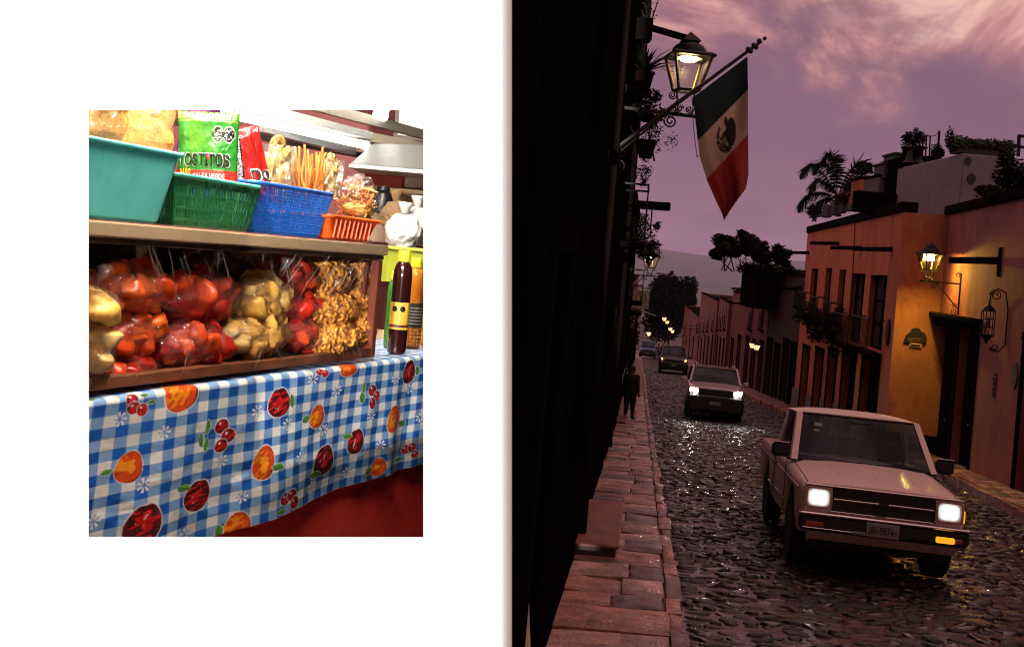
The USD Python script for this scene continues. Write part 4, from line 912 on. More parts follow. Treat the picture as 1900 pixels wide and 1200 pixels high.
# --- left row (dusk silhouette put into near-black wall, frame and plinth colours)
lblack = M('shade_black_stucco', (.0025, .0019, .0017), .95, matte=True, var=.35, vscale=2, bump=.2, bscale=12)
FL1 = Facade((wl(4.3), 4.3), (wl(26.4), 26.4), 'left')
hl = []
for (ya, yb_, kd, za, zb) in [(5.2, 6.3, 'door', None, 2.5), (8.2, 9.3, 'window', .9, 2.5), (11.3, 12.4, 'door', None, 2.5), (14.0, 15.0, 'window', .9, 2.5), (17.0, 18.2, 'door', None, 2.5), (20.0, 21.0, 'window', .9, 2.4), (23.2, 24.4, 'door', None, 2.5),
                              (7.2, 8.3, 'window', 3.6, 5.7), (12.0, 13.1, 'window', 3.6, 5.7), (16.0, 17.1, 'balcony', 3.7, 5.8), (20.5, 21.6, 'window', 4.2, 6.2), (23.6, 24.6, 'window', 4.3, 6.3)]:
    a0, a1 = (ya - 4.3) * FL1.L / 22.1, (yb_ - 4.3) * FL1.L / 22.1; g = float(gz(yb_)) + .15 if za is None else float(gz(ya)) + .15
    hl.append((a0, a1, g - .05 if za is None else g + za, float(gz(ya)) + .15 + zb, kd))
HL1 = house('town_house', 'tall dark house filling the left side of the street, beside the white page wall', FL1, 7.6, lblack, hl, a_in=5.0, plinth=(.9, M('dark_plinth', (.003, .0024, .002), .8, matte=True, var=.3)))
for ya, zz in ((10.2, 5.2), (19.4, 5.2)):
    b = MB(); a = (ya - 4.3) * FL1.L / 22.1; b.tube([FL1.w(a, .07, fz_) for fz_ in np.linspace(FL1.gz(a) + .1, 7.5, 8)], .045, 8); b.build('drainpipe', M('dull_red_pipe', (.010, .006, .005), .8, matte=True), HL1, smooth=40)
# beams that end a little beyond the wall
def beam_px(parent, u0, v0, u1, v1, y, th, m=roof_dark, name='beam', wd=None):
    b = MB(); b.bar(P(u0, v0, y), P(u1, v1, y), wd or th * .8, th, up=(0, 1, 0)); return b.build(name, m, parent)
beam_px(HL1, 1180, 44, 1290, 76, 13.0, .085, name='roof_beam'); 
b = MB(); c0 = P(1196, 58, 13.0); b.bbox(c0 - [.12, .1, .13], c0 + [.09, .1, .15], .01); b.build('corbel', roof_dark, HL1)
beam_px(HL1, 1160, 378, 1243, 384, 25.0, .18, name='roof_beam', wd=.2)
FL2 = Facade((wl(26.6), 26.6), (wl(39), 39), 'left')
h2 = [(1.2, 2.3, FL2.gz(2.3) - .05, FL2.gz(1.2) + 2.4, 'door'), (5, 6, FL2.gz(5.5) + .8, FL2.gz(5.5) + 2.4, 'window'), (9, 10.2, FL2.gz(10.2) - .05, FL2.gz(9) + 2.4, 'door'), (2, 3, FL2.gz(2) + 3.3, FL2.gz(2) + 5.2, 'balcony'), (8, 9, FL2.gz(8) + 3.2, FL2.gz(8) + 5.0, 'balcony')]
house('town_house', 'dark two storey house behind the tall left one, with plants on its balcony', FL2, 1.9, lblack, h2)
lred = M('dim_red_stucco', (.16, .045, .03), .8, var=.3)
FL3 = Facade((wl(39.2), 39.2), (wl(62), 62), 'left')
h3 = [(a, a + 1.1, FL3.gz(a + 1.1) - .05, FL3.gz(a) + 2.3, 'door') for a in (2, 7, 13, 19)] + [(a, a + 1, FL3.gz(a) + 3.1, FL3.gz(a) + 4.6, 'window') for a in (4, 10, 16)]
house('town_house', 'dim red house on the left far down the street, behind the hanging square sign', FL3, -.55, lred, h3)
FL4 = Facade((wl(62.3), 62.3), (wl(100), 100), 'left')
h4 = [(a, a + 1.2, FL4.gz(a + 1.1) - .05, FL4.gz(a) + 2.3, 'door') for a in (3, 10, 18, 27, 33)]
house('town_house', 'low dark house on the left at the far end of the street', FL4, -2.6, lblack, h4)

# --- right row
pink = M('dusky_pink_stucco', (.23, .065, .05), .8, var=.22, vscale=1.6, bump=.25, bscale=10, dirt=(.10, .028, .022), dscale=1.3, damt=.75, stretch=(1, 1, .4))
orange = M('orange_stucco', (.36, .088, .024), .8, var=.22, vscale=1.6, bump=.25, bscale=10, dirt=(.15, .035, .014), dscale=1.4, damt=.75, stretch=(1, 1, .4))
yellowend = M('amber_stucco', (.40, .155, .07), .8, var=.2, vscale=1.6, bump=.3, bscale=9, dirt=(.17, .055, .028), dscale=1.6, damt=.75, stretch=(1, 1, .5))
FP = Facade((7.75, 8.0), (10.76, 26.0), 'right')
def opening_px(fa, ul, ur, vt, vb, kd):
    a0, zt = fa.px(ul, vt); a1, _ = fa.px(ur, vt); _, zb = fa.px(ul, vb)
    a0, a1 = min(a0, a1), max(a0, a1)
    if kd == 'door': zb = fa.gz(a1) - .05
    return (a0, a1, zb, zt, kd)
hp = [opening_px(FP, 1740, 1774, 604, 0, 'door'), opening_px(FP, 1783, 1817, 608, 0, 'door'), (6.3, 7.5, FP.gz(7.5) - .05, FP.gz(6.3) + 2.9, 'door'), (1.2, 2.4, FP.gz(2.4) - .05, FP.gz(1.2) + 2.6, 'door')]
a_, z_ = FP.px(1905, 640); hp[2] = (a_ - 1.3, a_, FP.gz(a_) - .05, FP.gz(a_) + 2.75, 'door')
HP = house('town_house', 'dusky pink house with two tall dark doors at the right edge', FP, 1.98, pink, hp, depth=6, cop_h=.22)
# cornice over the two doors
a0, z0 = FP.px(1733, 582); a1, _ = FP.px(1824, 592)
b = MB(); b.bbox((min(a0, a1) - .05, .002, z0 - .05), (max(a0, a1) + .02, .26, z0 + .06), .02, FP.ax, FP.org); b.bbox((min(a0, a1) + .05, .002, z0 - .22), (max(a0, a1) - .1, .14, z0 - .053), .02, FP.ax, FP.org); b.build('door_cornice', roof_dark, HP)
a_, z_ = FP.px(1856, 486); spout(HP, FP, a_, z_ - .05, 1.0, h=.16); b = MB(); b.box((a_ - .09, .002, z_ - .30), (a_ + .09, .03, z_ + .30), FP.ax, FP.org); b.build('spout_plate', roof_dark, HP)
b = MB(); pts = [FP.px(u, v) for u, v in ((1744, 392), (1738, 470), (1741, 486), (1736, 530), (1733, 585))]; b.tube([FP.w(a, .025, z) for a, z in pts], .012, 6); b.build('cable', iron, HP, smooth=40)
b = MB(); a_, z_ = FP.px(1884, 696); an = np.linspace(0, 2 * PI, 20)[:-1]; b.prism([(a_ + .17 * math.cos(q), z_ + .25 * math.sin(q)) for q in an], .002, .03, FP.ax, FP.org); b.build('oval_plaque', M('dark_bronze', (.05, .03, .025), .5), HP)
a_, z_ = FP.px(1846, 715)
b = MB()
for k in range(5): b.box((a_ - .06, .002, z_ - .24 + .1 * k), (a_ + .06, .02, z_ - .20 + .1 * k), FP.ax, FP.org)
for k in (-.075, .062): b.box((a_ + k, .0015, z_ - .25), (a_ + k + .014, .024, z_ + .25), FP.ax, FP.org)
b.build('wall_vent', M('dark_bronze'), HP)
FO = Facade((9.67, 26.0), (11.74, 41.9), 'right')
ho = [opening_px(FO, 1485, 1495, 501, 567, 'french'), opening_px(FO, 1506, 1519, 498, 585, 'balcony'), opening_px(FO, 1533, 1544, 497, 598, 'balcony'), opening_px(FO, 1558, 1570, 500, 612, 'balcony'), opening_px(FO, 1581, 1606, 507, 636, 'balcony'), opening_px(FO, 1616, 1647, 510, 646, 'balcony'),
      opening_px(FO, 1470, 1477, 640, 0, 'door'), opening_px(FO, 1492, 1503, 645, 0, 'door'), opening_px(FO, 1516, 1529, 650, 0, 'door'), opening_px(FO, 1540, 1554, 652, 0, 'door'), opening_px(FO, 1567, 1589, 656, 0, 'door'), opening_px(FO, 1603, 1633, 664, 0, 'door')]
HO = house('town_house', 'orange house with tall dark windows and plants, in the middle of the right row', FO, 1.97, orange, ho, depth=9, cop_h=.26, plinth=(.75, M('grey_plinth', (.10, .07, .065), .8, var=.3)))
# its end wall stands out past the pink house: amber plaster skin and dark foot
b = MB(); b.box((-.012, -1.75, FO.gz(0) - .5), (.0015, -.001, 1.96), FO.ax, FO.org); b.build('amber_end_face', yellowend, HO)
b = MB(); b.box((-.05, -1.75, FO.gz(0) - .5), (-.0125, .03, FO.gz(0) + .42), FO.ax, FO.org); b.build('dark_foot', M('dark_plinth'), HO)
for (u, v, L) in ((1556, 455, .95), (1598, 464, .9), (1655, 467, 1.0), (1501, 472, 1.0)):
    a_, z_ = FO.px(u, v); spout(HO, FO, a_, z_, L)
b = MB(); pts = [FO.px(u, v) for u, v in ((1588, 405), (1585, 470), (1581, 560), (1573, 640))]; b.tube([FO.w(a, .02, z) for a, z in pts], .014, 6); b.build('cable', iron, HO, smooth=40)
b = MB(); a_, z_ = FO.px(1650, 617); b.prism([(a_ + .16 * math.cos(q), z_ + .34 * math.sin(q)) for q in np.linspace(0, 2 * PI, 9)[:-1]], .002, .06, FO.ax, FO.org); b.build('wall_plaque', iron, HO)
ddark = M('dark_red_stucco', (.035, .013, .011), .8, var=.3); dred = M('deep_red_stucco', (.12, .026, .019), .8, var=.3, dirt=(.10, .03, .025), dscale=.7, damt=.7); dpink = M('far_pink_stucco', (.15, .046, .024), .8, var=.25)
def simple(A, B, zt, m, label, nd, nu, cop=True, seed=0):
    fa = Facade(A, B, 'right'); q = np.random.default_rng(seed); hs = []
    for k in range(nd):
        a = fa.L * (k + .3) / nd; hs.append((a, a + 1.05, fa.gz(a + 1.05) - .05, fa.gz(a) + 2.35 + q.uniform(-.1, .2), 'door'))
    for k in range(nu):
        a = fa.L * (k + .35) / nu; z = fa.gz(a) + 3.1
        if z + 1.3 < zt - .3: hs.append((a, a + .9, z, min(z + 1.6, zt - .35), 'french'))
    t = house('town_house', label, fa, zt, m, hs, coping=cop); return fa, t
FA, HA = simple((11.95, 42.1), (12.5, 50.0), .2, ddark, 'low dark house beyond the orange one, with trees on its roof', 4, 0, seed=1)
spout(HA, FA, 1.0, -.4, .9); spout(HA, FA, 4.5, -.35, .9)
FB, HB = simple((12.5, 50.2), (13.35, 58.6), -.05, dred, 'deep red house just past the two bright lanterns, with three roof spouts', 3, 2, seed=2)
for a in (2, 5, 7.5): spout(HB, FB, a, -.75, 1.1)
FB2, HB2 = simple((13.75, 58.8), (14.7, 69.0), -1.1, dpink, 'lower pinkish house set back behind the deep red one', 3, 0, seed=12)
spout(HB2, FB2, 3, -1.7, .9)
FC, HC = simple((14.5, 69.2), (16.6, 83.0), -1.9, dpink, 'narrow pink house past the deep red one', 3, 3, seed=3)
FD, HD = simple((16.5, 83.2), (20.0, 110.0), -2.2, dpink, 'pale pink house with lit lanterns near the end of the street', 5, 4, seed=4)
FE, HE = simple((20.3, 110.3), (25.0, 150.0), -5.0, dpink, 'farthest pale house on the right of the street', 5, 3, seed=5)
# unseen building added behind the camera to keep the sun off the street
FBk = Facade((60, -9), (-1.19, -9), 'right'); FBk.n = np.array([0, 1.0, 0]); FBk.ax = np.array([FBk.d, FBk.n, Zx])
hb = [(a, a + 1.3, -1.95, .7, 'door') for a in (3, 9, 16, 23, 30, 38)] + [(a, a + 1.2, 2.4, 4.6, 'window') for a in (3, 9, 16, 23, 30, 38)] + [(a, a + 1.2, 6.4, 8.2, 'window') for a in (3, 9, 16, 23, 30, 38)]
house('town_house', 'unseen three storey house added behind the viewer to shade the street', FBk, 15.0, M('ochre_stucco', (.35, .2, .1), .8, var=.2), hb, depth=6)

# =====================================================================================================
# lanterns, flag, signs
# =====================================================================================================
warm = glow('lantern_light', (1.0, .74, .33), 120.0); warm_far = glow('far_lantern_light', (1.0, .80, .42), 26.0)
lamp_glass = pane('lantern_glass', (.97, .93, .84), .004, .25, 4.0, .3)
lit_frame = M('lantern_brass', (.30, .20, .09), .4, metal=.6)
def scroll(b, c, ax_u, ax_v, r0, turns=1.6, r=.010, sgn=1, start=0.0):
    a = np.linspace(0, turns * 2 * PI, 26); rr = r0 * (1 - .8 * a / a[-1])
    b.tube([c + ax_u * (q * math.cos(t + start)) + ax_v * (sgn * q * math.sin(t + start)) for q, t in zip(rr, a)], r, 6)
def lantern(base, sc, wall_pt_, label, lit=warm, group='street lanterns', arm_drop=.0, yaw=.12, simple=False, skirt=False, name='street_lantern'):
    """base: the point on the arm under the lantern; wall_pt_: where its arm meets the wall"""
    t = thing(name, label, 'lantern', group); base = np.asarray(base, float); cy, sy = math.cos(yaw), math.sin(yaw)
    A = np.array([[cy, sy, 0], [-sy, cy, 0], [0, 0, 1.0]]) * sc
    L = lambda x, y, z: base + np.array([x, y, z]) @ A
    def ringq(w, z): return [L(sx * w, sy_ * w, z) for sx, sy_ in ((-1, -1), (1, -1), (1, 1), (-1, 1))]
    zb, zt, wb, wt = .25, .62, .11, .20
    for k, (sx, sy_) in enumerate(((-1, -1), (1, -1), (1, 1), (-1, 1))):
        b = MB(); b.bar(L(sx * wb, sy_ * wb, zb), L(sx * wt, sy_ * wt, zt), .022 * sc); b.build('frame_bar', iron, t)
        b = MB(); b.bar(L(sx * (wb - .014), sy_ * (wb - .014), zb + .02), L(sx * (wt - .014), sy_ * (wt - .014), zt - .01), .010 * sc); b.build('frame_liner', lit_frame, t)
    q0, q1 = ringq(wb - .006, zb + .01), ringq(wt - .006, zt)
    for k in range(4):
        k2 = (k + 1) % 4; b = MB(); b.add([q0[k], q0[k2], q1[k2], q1[k]], [[0, 1, 2, 3]]); b.build('pane', glow('lit_lantern_pane', (1.0, .72, .30), 1.6) if lit is warm_far else lamp_glass, t)
    b = MB()
    for k in range(4): b.bar(q0[k], q0[(k + 1) % 4], .026 * sc)
    b.build('bottom_ring', iron, t)
    b = MB(); b.hull(ringq(.235, .615) + ringq(.235, .635) + ringq(.20, .66)); b.build('brim', iron, t)
    b = MB(); b.lathe([(.19, .66), (.185, .70), (.15, .745), (.10, .77), (.09, .79)], 16, base, A); b.build('dome', iron, t, smooth=40)
    b = MB(); b.hull(ringq(.10, .79) + [L(0, 0, .90)]); b.build('finial', iron, t)
    b = MB(); b.lathe([(.09, .608), (.10, .600), (.085, .585), (.05, .575), (.01, .572)], 16, base, A); b.build('bulb', lit, t, smooth=True)
    b = MB(); b.lathe([(.13, .6145), (.15, .612), (.15, .609), (.115, .606)], 16, base, A); b.build('reflector', M('white_enamel', (.7, .7, .65), .3), t, smooth=40)
    if skirt:
        an = np.linspace(.12 * PI, .88 * PI, 13); b = MB(); V = np.array([[L(.135 * math.cos(a), .135 * math.sin(a), .612), L(.150 * math.cos(a), .150 * math.sin(a), .47)] for a in an]); b.grid(V); b.grid(V + A[1] * .004 / sc, flip=True); b.build('added_back_shade', M('white_enamel'), t, smooth=True)  # half skirt added to keep the lamplight off the upper wall
    b = MB(); X, Z_ = A[0] / sc, Zx
    for s in (-1, 1):
        b.tube([L(s * x, 0, z) for x, z in ((.10, .25), (.085, .16), (.11, .09), (.085, .03), (.03, .0))], .011 * sc, 6)
        scroll(b, L(s * .145, 0, .20), X, Z_, .045 * sc, r=.008 * sc, sgn=s); scroll(b, L(s * .05, 0, .07), X, Z_, .04 * sc, r=.008 * sc, sgn=-s)
    b.build('scroll_support', iron, t, smooth=True)
    wp = np.asarray(wall_pt_, float); dirw = wp - base; far = base - dirw / np.linalg.norm(dirw) * .16 * sc
    b = MB(); b.bar(far, wp, .03 * sc, .035 * sc); b.hull([far, far + [0, 0, .03 * sc], far - [0, 0, .03 * sc], far - dirw / np.linalg.norm(dirw) * .05]); b.build('arm', iron, t)
    b = MB(); u = dirw / np.linalg.norm(dirw); low = wp - np.array([0, 0, .62 * sc])
    b.bar(wp + [0, 0, .22 * sc], low - [0, 0, .05 * sc], .03 * sc); b.bar(base + u * .18 * sc, low + [0, 0, .05 * sc], .022 * sc)
    scroll(b, wp - u * .06 * sc + [0, 0, .20 * sc], u, Zx, .06 * sc, r=.010 * sc, sgn=1); scroll(b, low - u * .09 * sc, u, Zx, .085 * sc, r=.010 * sc, sgn=-1); scroll(b, base + u * .14 * sc - [0, 0, .08 * sc], u, Zx, .07 * sc, r=.010 * sc, sgn=-1); scroll(b, low - u * .1 * sc + [0, 0, .13 * sc], u, Zx, .06 * sc, r=.008 * sc)
    b.build('bracket', iron, t, smooth=True)
    return t
def on_left(y, z): return np.array([float(wl(y)), y, z])
lb = P(1269, 214, 11.0); lantern(lb, 1.0, on_left(11.0, lb[2] + .03), 'lit iron lantern on a scrolled arm beside the tricolour flag')
FPw = lambda u, v: (lambda q: FP.w(q[0], .01, q[1]))(FP.px(u, v))
lb = P(1722, 522, 24.6); lantern(lb, 1.06, FPw(1783, 527), 'lit iron lantern on the pink house, lighting the amber wall', lit=glow('wall_lantern_light', (1.0, .64, .09), 1300.0), skirt=True)
lb = P(1205, 512, 31.0); lantern(lb, .95, on_left(31.0, lb[2]), 'lit lantern half way down the left row, above the square sign', yaw=.3)
for (u, v, y, lab) in [(1203, 628, 88, 'small lit lantern low over the blue pickup, at the far left'), (1232, 600, 95, 'topmost of the four tiny lit lanterns far down the right row'), (1237, 606, 99, 'second of the four tiny lit lanterns far down the right row'), (1243, 618, 104, 'third of the four tiny lit lanterns far down the right row'), (1247, 622, 108, 'lowest of the four tiny lit lanterns far down the right row'), (1395, 652, 47.5, 'left one of the two bright lanterns on the dark red house'), (1403, 656, 45.5, 'right one of the two bright lanterns on the dark red house')]:
    p = P(u, v, y); right = u > 1210
    wx = float(wr(np.array(y))) if right else float(wl(y)); lantern(p, .9 if y > 60 else .62, np.array([wx, y, p[2]]), lab, lit=warm_far, group='far street lanterns')
# unlit scroll lantern on the pink wall
t = thing('wall_lantern', 'unlit caged iron lantern hanging from a scroll on the pink wall, right edge', 'lantern')
a_, z_ = FP.px(1868, 602); c0 = FP.w(a_, .36, z_); X = FP.d
b = MB(); an = np.linspace(0, 2 * PI, 7)[:-1]
for a in an: b.tube([c0 + (.13 * math.cos(a)) * X + .13 * math.sin(a) * FP.n + [0, 0, z] for z in (-.24, .24)], .010, 5)
for z in (-.24, -.08, .08, .24): b.tube([c0 + .13 * math.cos(a) * X + .13 * math.sin(a) * FP.n + [0, 0, z] for a in np.linspace(0, 2 * PI, 13)[:-1]], .010, 5, closed=True)
b.build('cage', iron, t, smooth=True)
b = MB(); b.lathe([(.13, .24), (.10, .30), (.03, .36), (.02, .40)], 12, c0); b.build('crown', iron, t, smooth=40)
b = MB(); b.lathe([(.01, -.42), (.05, -.34), (.13, -.25)], 12, c0); b.build('foot', iron, t, smooth=40)
b = MB(); b.lathe([(.04, -.1), (.05, 0), (.03, .1)], 10, c0); b.build('bulb', M('unlit_bulb', (.2, .12, .08), .3), t, smooth=True)
b = MB(); arc = [FP.w(a_ + dx, tt_, z_ + dz) for dx, tt_, dz in ((.0, .36, .40), (.0, .34, .58), (-.03, .22, .70), (-.06, .08, .62), (-.07, .02, .30), (-.07, .02, -.40), (-.02, .12, -.56), (.0, .28, -.50))]
b.tube(arc, .016, 6); scroll(b, FP.w(a_, .25, z_ + .56), FP.n, Zx, .12, r=.012); scroll(b, FP.w(a_, .2, z_ - .48), FP.n, Zx, .09, r=.012, sgn=-1); b.build('scroll_bracket', iron, t, smooth=True)

# carved sign on the amber wall
t = thing('wall_sign', 'dark carved wooden name sign on the lamplit amber wall', 'sign'); sx0 = P(1697, 626, 26.0)
EX = np.array([-FO.n, FO.d, Zx])                       # right along the amber end face, into it, up
def on_end(u, v):
    r = ray(u, v); y = ((FO.A - FO.d * .0125) @ FO.d) / (r @ FO.d); p = r * y - FO.A; return p @ EX[0], p[2] 
out = [(1676, 633), (1680, 622), (1688, 616), (1691, 610), (1697, 608), (1705, 609), (1709, 615), (1716, 618), (1719, 628), (1717, 637), (1709, 637), (1700, 634), (1688, 635), (1678, 635)]
b = MB(); b.prism([on_end(u, v) for u, v in out], -.06, -.016, EX, FO.A); b.build('board', M('dark_painted_wood', (.02, .016, .018), .5), t)
q_ = np.random.default_rng(31); gold = M('sign_gold', (.42, .26, .09), .5); E3 = lambda x, y, z: np.array([x, y, z]) @ EX + FO.A
b = MB()
for k in range(10):                                             # worn lettering that cannot be read any more
    x, z = on_end(1685 + 2.6 * k, 628.5 - .1 * abs(k - 5)); hh = q_.uniform(.03, .06)
    b.bar(E3(x, -.064, z - hh / 2), E3(x + q_.normal(0, .01), -.064, z + hh / 2), .016, .006)
    if k % 2: b.bar(E3(x - .015, -.064, z + .01), E3(x + .03, -.064, z - .01), .012, .006)
x0_, z0_ = on_end(1687, 632.5); x1_, z1_ = on_end(1713, 633.5); b.bar(E3(x0_, -.064, z0_), E3(x1_, -.064, z1_), .014, .006); b.build('worn_lettering', gold, t, kind='stuff')
x, z = on_end(1698, 640); b = MB(); b.bbox((x - .14, -.05, z - .055), (x + .15, -.016, z + .045), .006, EX, FO.A); pl = b.build('small_plate', M('plate_tan', (.5, .35, .22), .5), t)
b = MB(); b.bbox((x - .11, -.056, z - .03), (x + .12, -.0505, z + .018), .004, EX, FO.A); b.build('plate_band', M('dark_painted_wood'), pl)
# square hanging sign with an E
t = thing('hanging_sign', 'square grey sign with a ringed letter E hanging over the left pavement', 'sign'); y_ = 33.0
c0 = P(1189, 555, y_); b = MB(); b.bbox(c0 - [.27, .025, .30], c0 + [.27, .025, .30], .01); b.build('board', M('dull_grey_sign', (.20, .19, .19), .6, var=.2, vscale=8), t)
b = MB(); b.tube([c0 + [.17 * math.cos(a), -.032, .03 + .17 * math.sin(a)] for a in np.linspace(0, 2 * PI, 25)[:-1]], .012, 5, closed=True); b.build('ring', M('sign_dark_red', (.12, .03, .03), .5), t, smooth=True)
g = meshkit.text_mesh('E', .16, .006, True); v = g.vertices; b = MB(); b.add(np.stack([c0[0] - .05 + v[:, 0], c0[1] - .027 - v[:, 2], c0[2] - .05 + v[:, 1]], 1), g.faces[:, ::-1]); b.build('letter', M('sign_black', (.01, .01, .01), .5), t)
b = MB(); b.bar(c0 + [-.5, 0, .36], c0 + [.35, 0, .36], .03); b.bar(c0 + [-.2, 0, .30], c0 + [-.2, 0, .36], .015); b.bar(c0 + [.2, 0, .30], c0 + [.2, 0, .36], .015); b.build('bracket', iron, t)
t = thing('awning', 'narrow slanted awning over a doorway below the square sign', 'awning'); p0, p1 = P(1180, 572, 41), P(1214, 585, 41)
b = MB(); b.bar(p0, p1, .9, .06, up=(0, 0, 1)); b.build('canopy', M('awning_grey', (.12, .11, .10), .6), t); b = MB(); b.bar(p0 + [0, -.46, .0], p1 + [0, -.46, 0], .04, .05); b.build('edge', M('awning_pale', (.42, .38, .33), .5), t)
b = MB(); b.bar(p1, p1 + [-.7, 0, .35], .025); b.build('stay', iron, t)

# --- flag
pole = thing('flag_pole', 'slanted dark flag pole reaching out from the left wall past the lantern', 'flag pole'); yF = 10.4
pa, pb = P(1120, 292, yF), P(1413, 77, yF)
b = MB(); b.tube([pa, (pa + pb) / 2, pb], [.024, .022, .016], 10); b.build('shaft', M('dark_pole', (.02, .015, .013), .5), pole, smooth=40)
b = MB(); b.ball(P(1419, 72, yF), .019, 2); b.build('ball_finial', M('dull_red_pipe'), pole, smooth=True)
dd = (pb - pa) / np.linalg.norm(pb - pa); b = MB()
for k in range(5): c0 = pb - dd * (.03 + .035 * k); b.ball(c0 + [0, 0, .02 * (-1) ** k], .026, 1, (1, .8, 1.1))
b.build('ribbon_knot', M('dark_pole'), pole, smooth=True)
b = MB(); c0 = pa + dd * .02; b.lathe([(.05, 0), (.05, .015), (.03, .06), (.028, .14)], 12, c0, np.array([np.cross(dd, [0, 1.0, 0]), [0, 1.0, 0], dd])); b.build('socket', iron, pole, smooth=40)
b = MB(); b.tube([P(1284, 180, yF), P(1287, 240, yF - .01), P(1293, 289, yF)], .004, 5); b.ball(P(1294, 290, yF), .011, 1); b.build('halyard', M('cord', (.15, .10, .09), .7), pole)
na, nb = 110, 170; av, bv = np.linspace(0, 1, na), np.linspace(0, 1, nb); AV, BV = np.meshgrid(av, bv, indexing='ij')
def along(pts, t_): pts = np.array(pts, float); return np.stack([np.interp(t_, pts[:, 2], pts[:, k]) for k in (0, 1)], -1)
Lf = along([(1286, 181, 0), (1291, 230, .2), (1298, 290, .44), (1312, 335, .66), (1328, 372, .84), (1341, 399, 1)], bv)
Rt = along([(1387, 105, 0), (1388, 165, .22), (1388, 250, .52), (1389, 325, .80), (1384, 350, .90), (1346, 402, 1)], bv)
px_ = Lf[None] * (1 - AV[..., None]) + Rt[None] * AV[..., None]
sag = np.sin(AV * PI) * 8 * np.clip((BV - .5) * 2, 0, 1); px_[..., 1] += sag
dep = yF - .045 * np.sin(AV * 6.5 + BV * 2.2) * np.clip(BV * 2.5, .12, 1) - .03 * np.sin(AV * 15 - BV * 3) * np.clip(BV * 2, .1, 1) + .16 * np.clip((AV - .80) / .2, 0, 1) ** 1.5 * np.clip((BV - .35) * 3, 0, 1)
VF = np.stack([P(px_[i, j, 0], px_[i, j, 1], 1.0) for i in range(na) for j in range(nb)]).reshape(na, nb, 3) * dep[..., None]
band = BV - .10 * (AV - .5) * 0
fcol = np.where((band < .325 - .10 * AV)[..., None], np.array([.004, .015, .024]), np.where((band < .645 - .13 * AV)[..., None], np.array([.38, .27, .27]), np.array([.28, .025, .02])))
ex, ez = (AV - .56) / .20, (BV - .425) / .120; er = np.hypot(ex, ez); et = np.arctan2(ez, ex)
nn = meshkit.noise(np.stack([ex * 5, ez * 5, 0 * ex], -1), 3); n3 = meshkit.noise(np.stack([ex * 13, ez * 13, 0 * ex], -1), 6)
dkb = np.array([.012, .009, .008]); wre = (er > .80) & (er < 1.02) & ((et > .35) | (et < -2.3)) & (n3 > .28); fcol[wre] = dkb
body_ = (((ex - .42) / .52) ** 2 + ((ez + .02) / .80) ** 2 < 1) ; fcol[body_] = dkb
inner = (er < .80) & ~body_ & (nn > .50); fcol[inner] = dkb + np.array([.03, .012, .008])
gsp = (er < .8) & ~body_ & (nn < .36) & (ex < -.1) & (ez > 0); fcol[gsp] = np.array([.04, .10, .05])
head = np.hypot(ex + .02, ez + .86) < .17; fcol[head] = dkb
fcol = fcol * (.92 + .16 * meshkit.noise(np.stack([AV * 60, BV * 90, 0 * AV], -1), 1)[..., None])
b = MB(); b.grid(VF); b.build('flag', M('flag_cloth', (1, 1, 1), .75, vcol=True, translucent=.3), smooth=True, color=fcol.reshape(-1, 3), label='green, white and red flag with a dark eagle emblem, hanging from the slanted pole', cat='flag')

# =====================================================================================================
# vehicles
# =====================================================================================================
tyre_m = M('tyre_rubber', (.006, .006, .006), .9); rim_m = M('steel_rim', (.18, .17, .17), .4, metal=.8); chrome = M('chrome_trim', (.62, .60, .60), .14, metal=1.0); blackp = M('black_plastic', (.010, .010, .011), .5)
carglass = pane('car_glass', (.34, .40, .46), .022, .35, 5.0, .01); gapm = M('panel_gap', (.006, .005, .005), .8); seatm = M('grey_seat', (.05, .05, .055), .8)
def place(front, yaw_dir, slope, lift=0.0):
    """matrix of a vehicle: local x to the viewer's right, y to its rear, z up"""
    yv_ = np.array([yaw_dir, 1.0, -slope]); yv_ /= np.linalg.norm(yv_); xv = np.cross(yv_, Zx); xv /= np.linalg.norm(xv); zv = np.cross(xv, yv_)
    o = np.asarray(front, float) + zv * lift
    return Gf.Matrix4d(*xv, 0, *yv_, 0, *zv, 0, *o, 1)
def shell(keys, ys_, axles, Rw, drop=None):
    k = np.array(keys, float); g = lambda i: np.interp(ys_, k[:, 0], k[:, i]); w, zb, zs, zt, cr_ = g(1), g(2), g(3), g(4), g(5)
    for ya in axles:
        d = Rw ** 2 - (ys_ - ya) ** 2; zb = np.where(d > 0, np.maximum(zb, .33 + np.sqrt(np.maximum(d, 0))), zb)
    P_ = [(-w * .96, zb), (-w, zb + .3 * (zs - zb)), (-w * 1.005, zb + .62 * (zs - zb)), (-w, zs - .05), (-w * .985, zs - .012), (-w + .05, zs + .25 * (zt - zs)), (-w * .80, zt + .1 * cr_), (-w * .4, zt + .8 * cr_), (0 * w, zt + cr_)]
    P_ = P_ + [(-a, b_) for a, b_ in P_[-2::-1]]
    V = np.stack([np.stack([a, ys_, b_], -1) for a, b_ in P_], 1); return V
def shell_mesh(V):
    b = MB(); b.grid(V, flip=False); n, m = V.shape[:2]
    for i, fl in ((0, False), (n - 1, True)):
        f = np.array([[0, j, j + 1] for j in range(1, m - 1)]); b.add(V[i], f[:, ::-1] if fl else f)
    return b
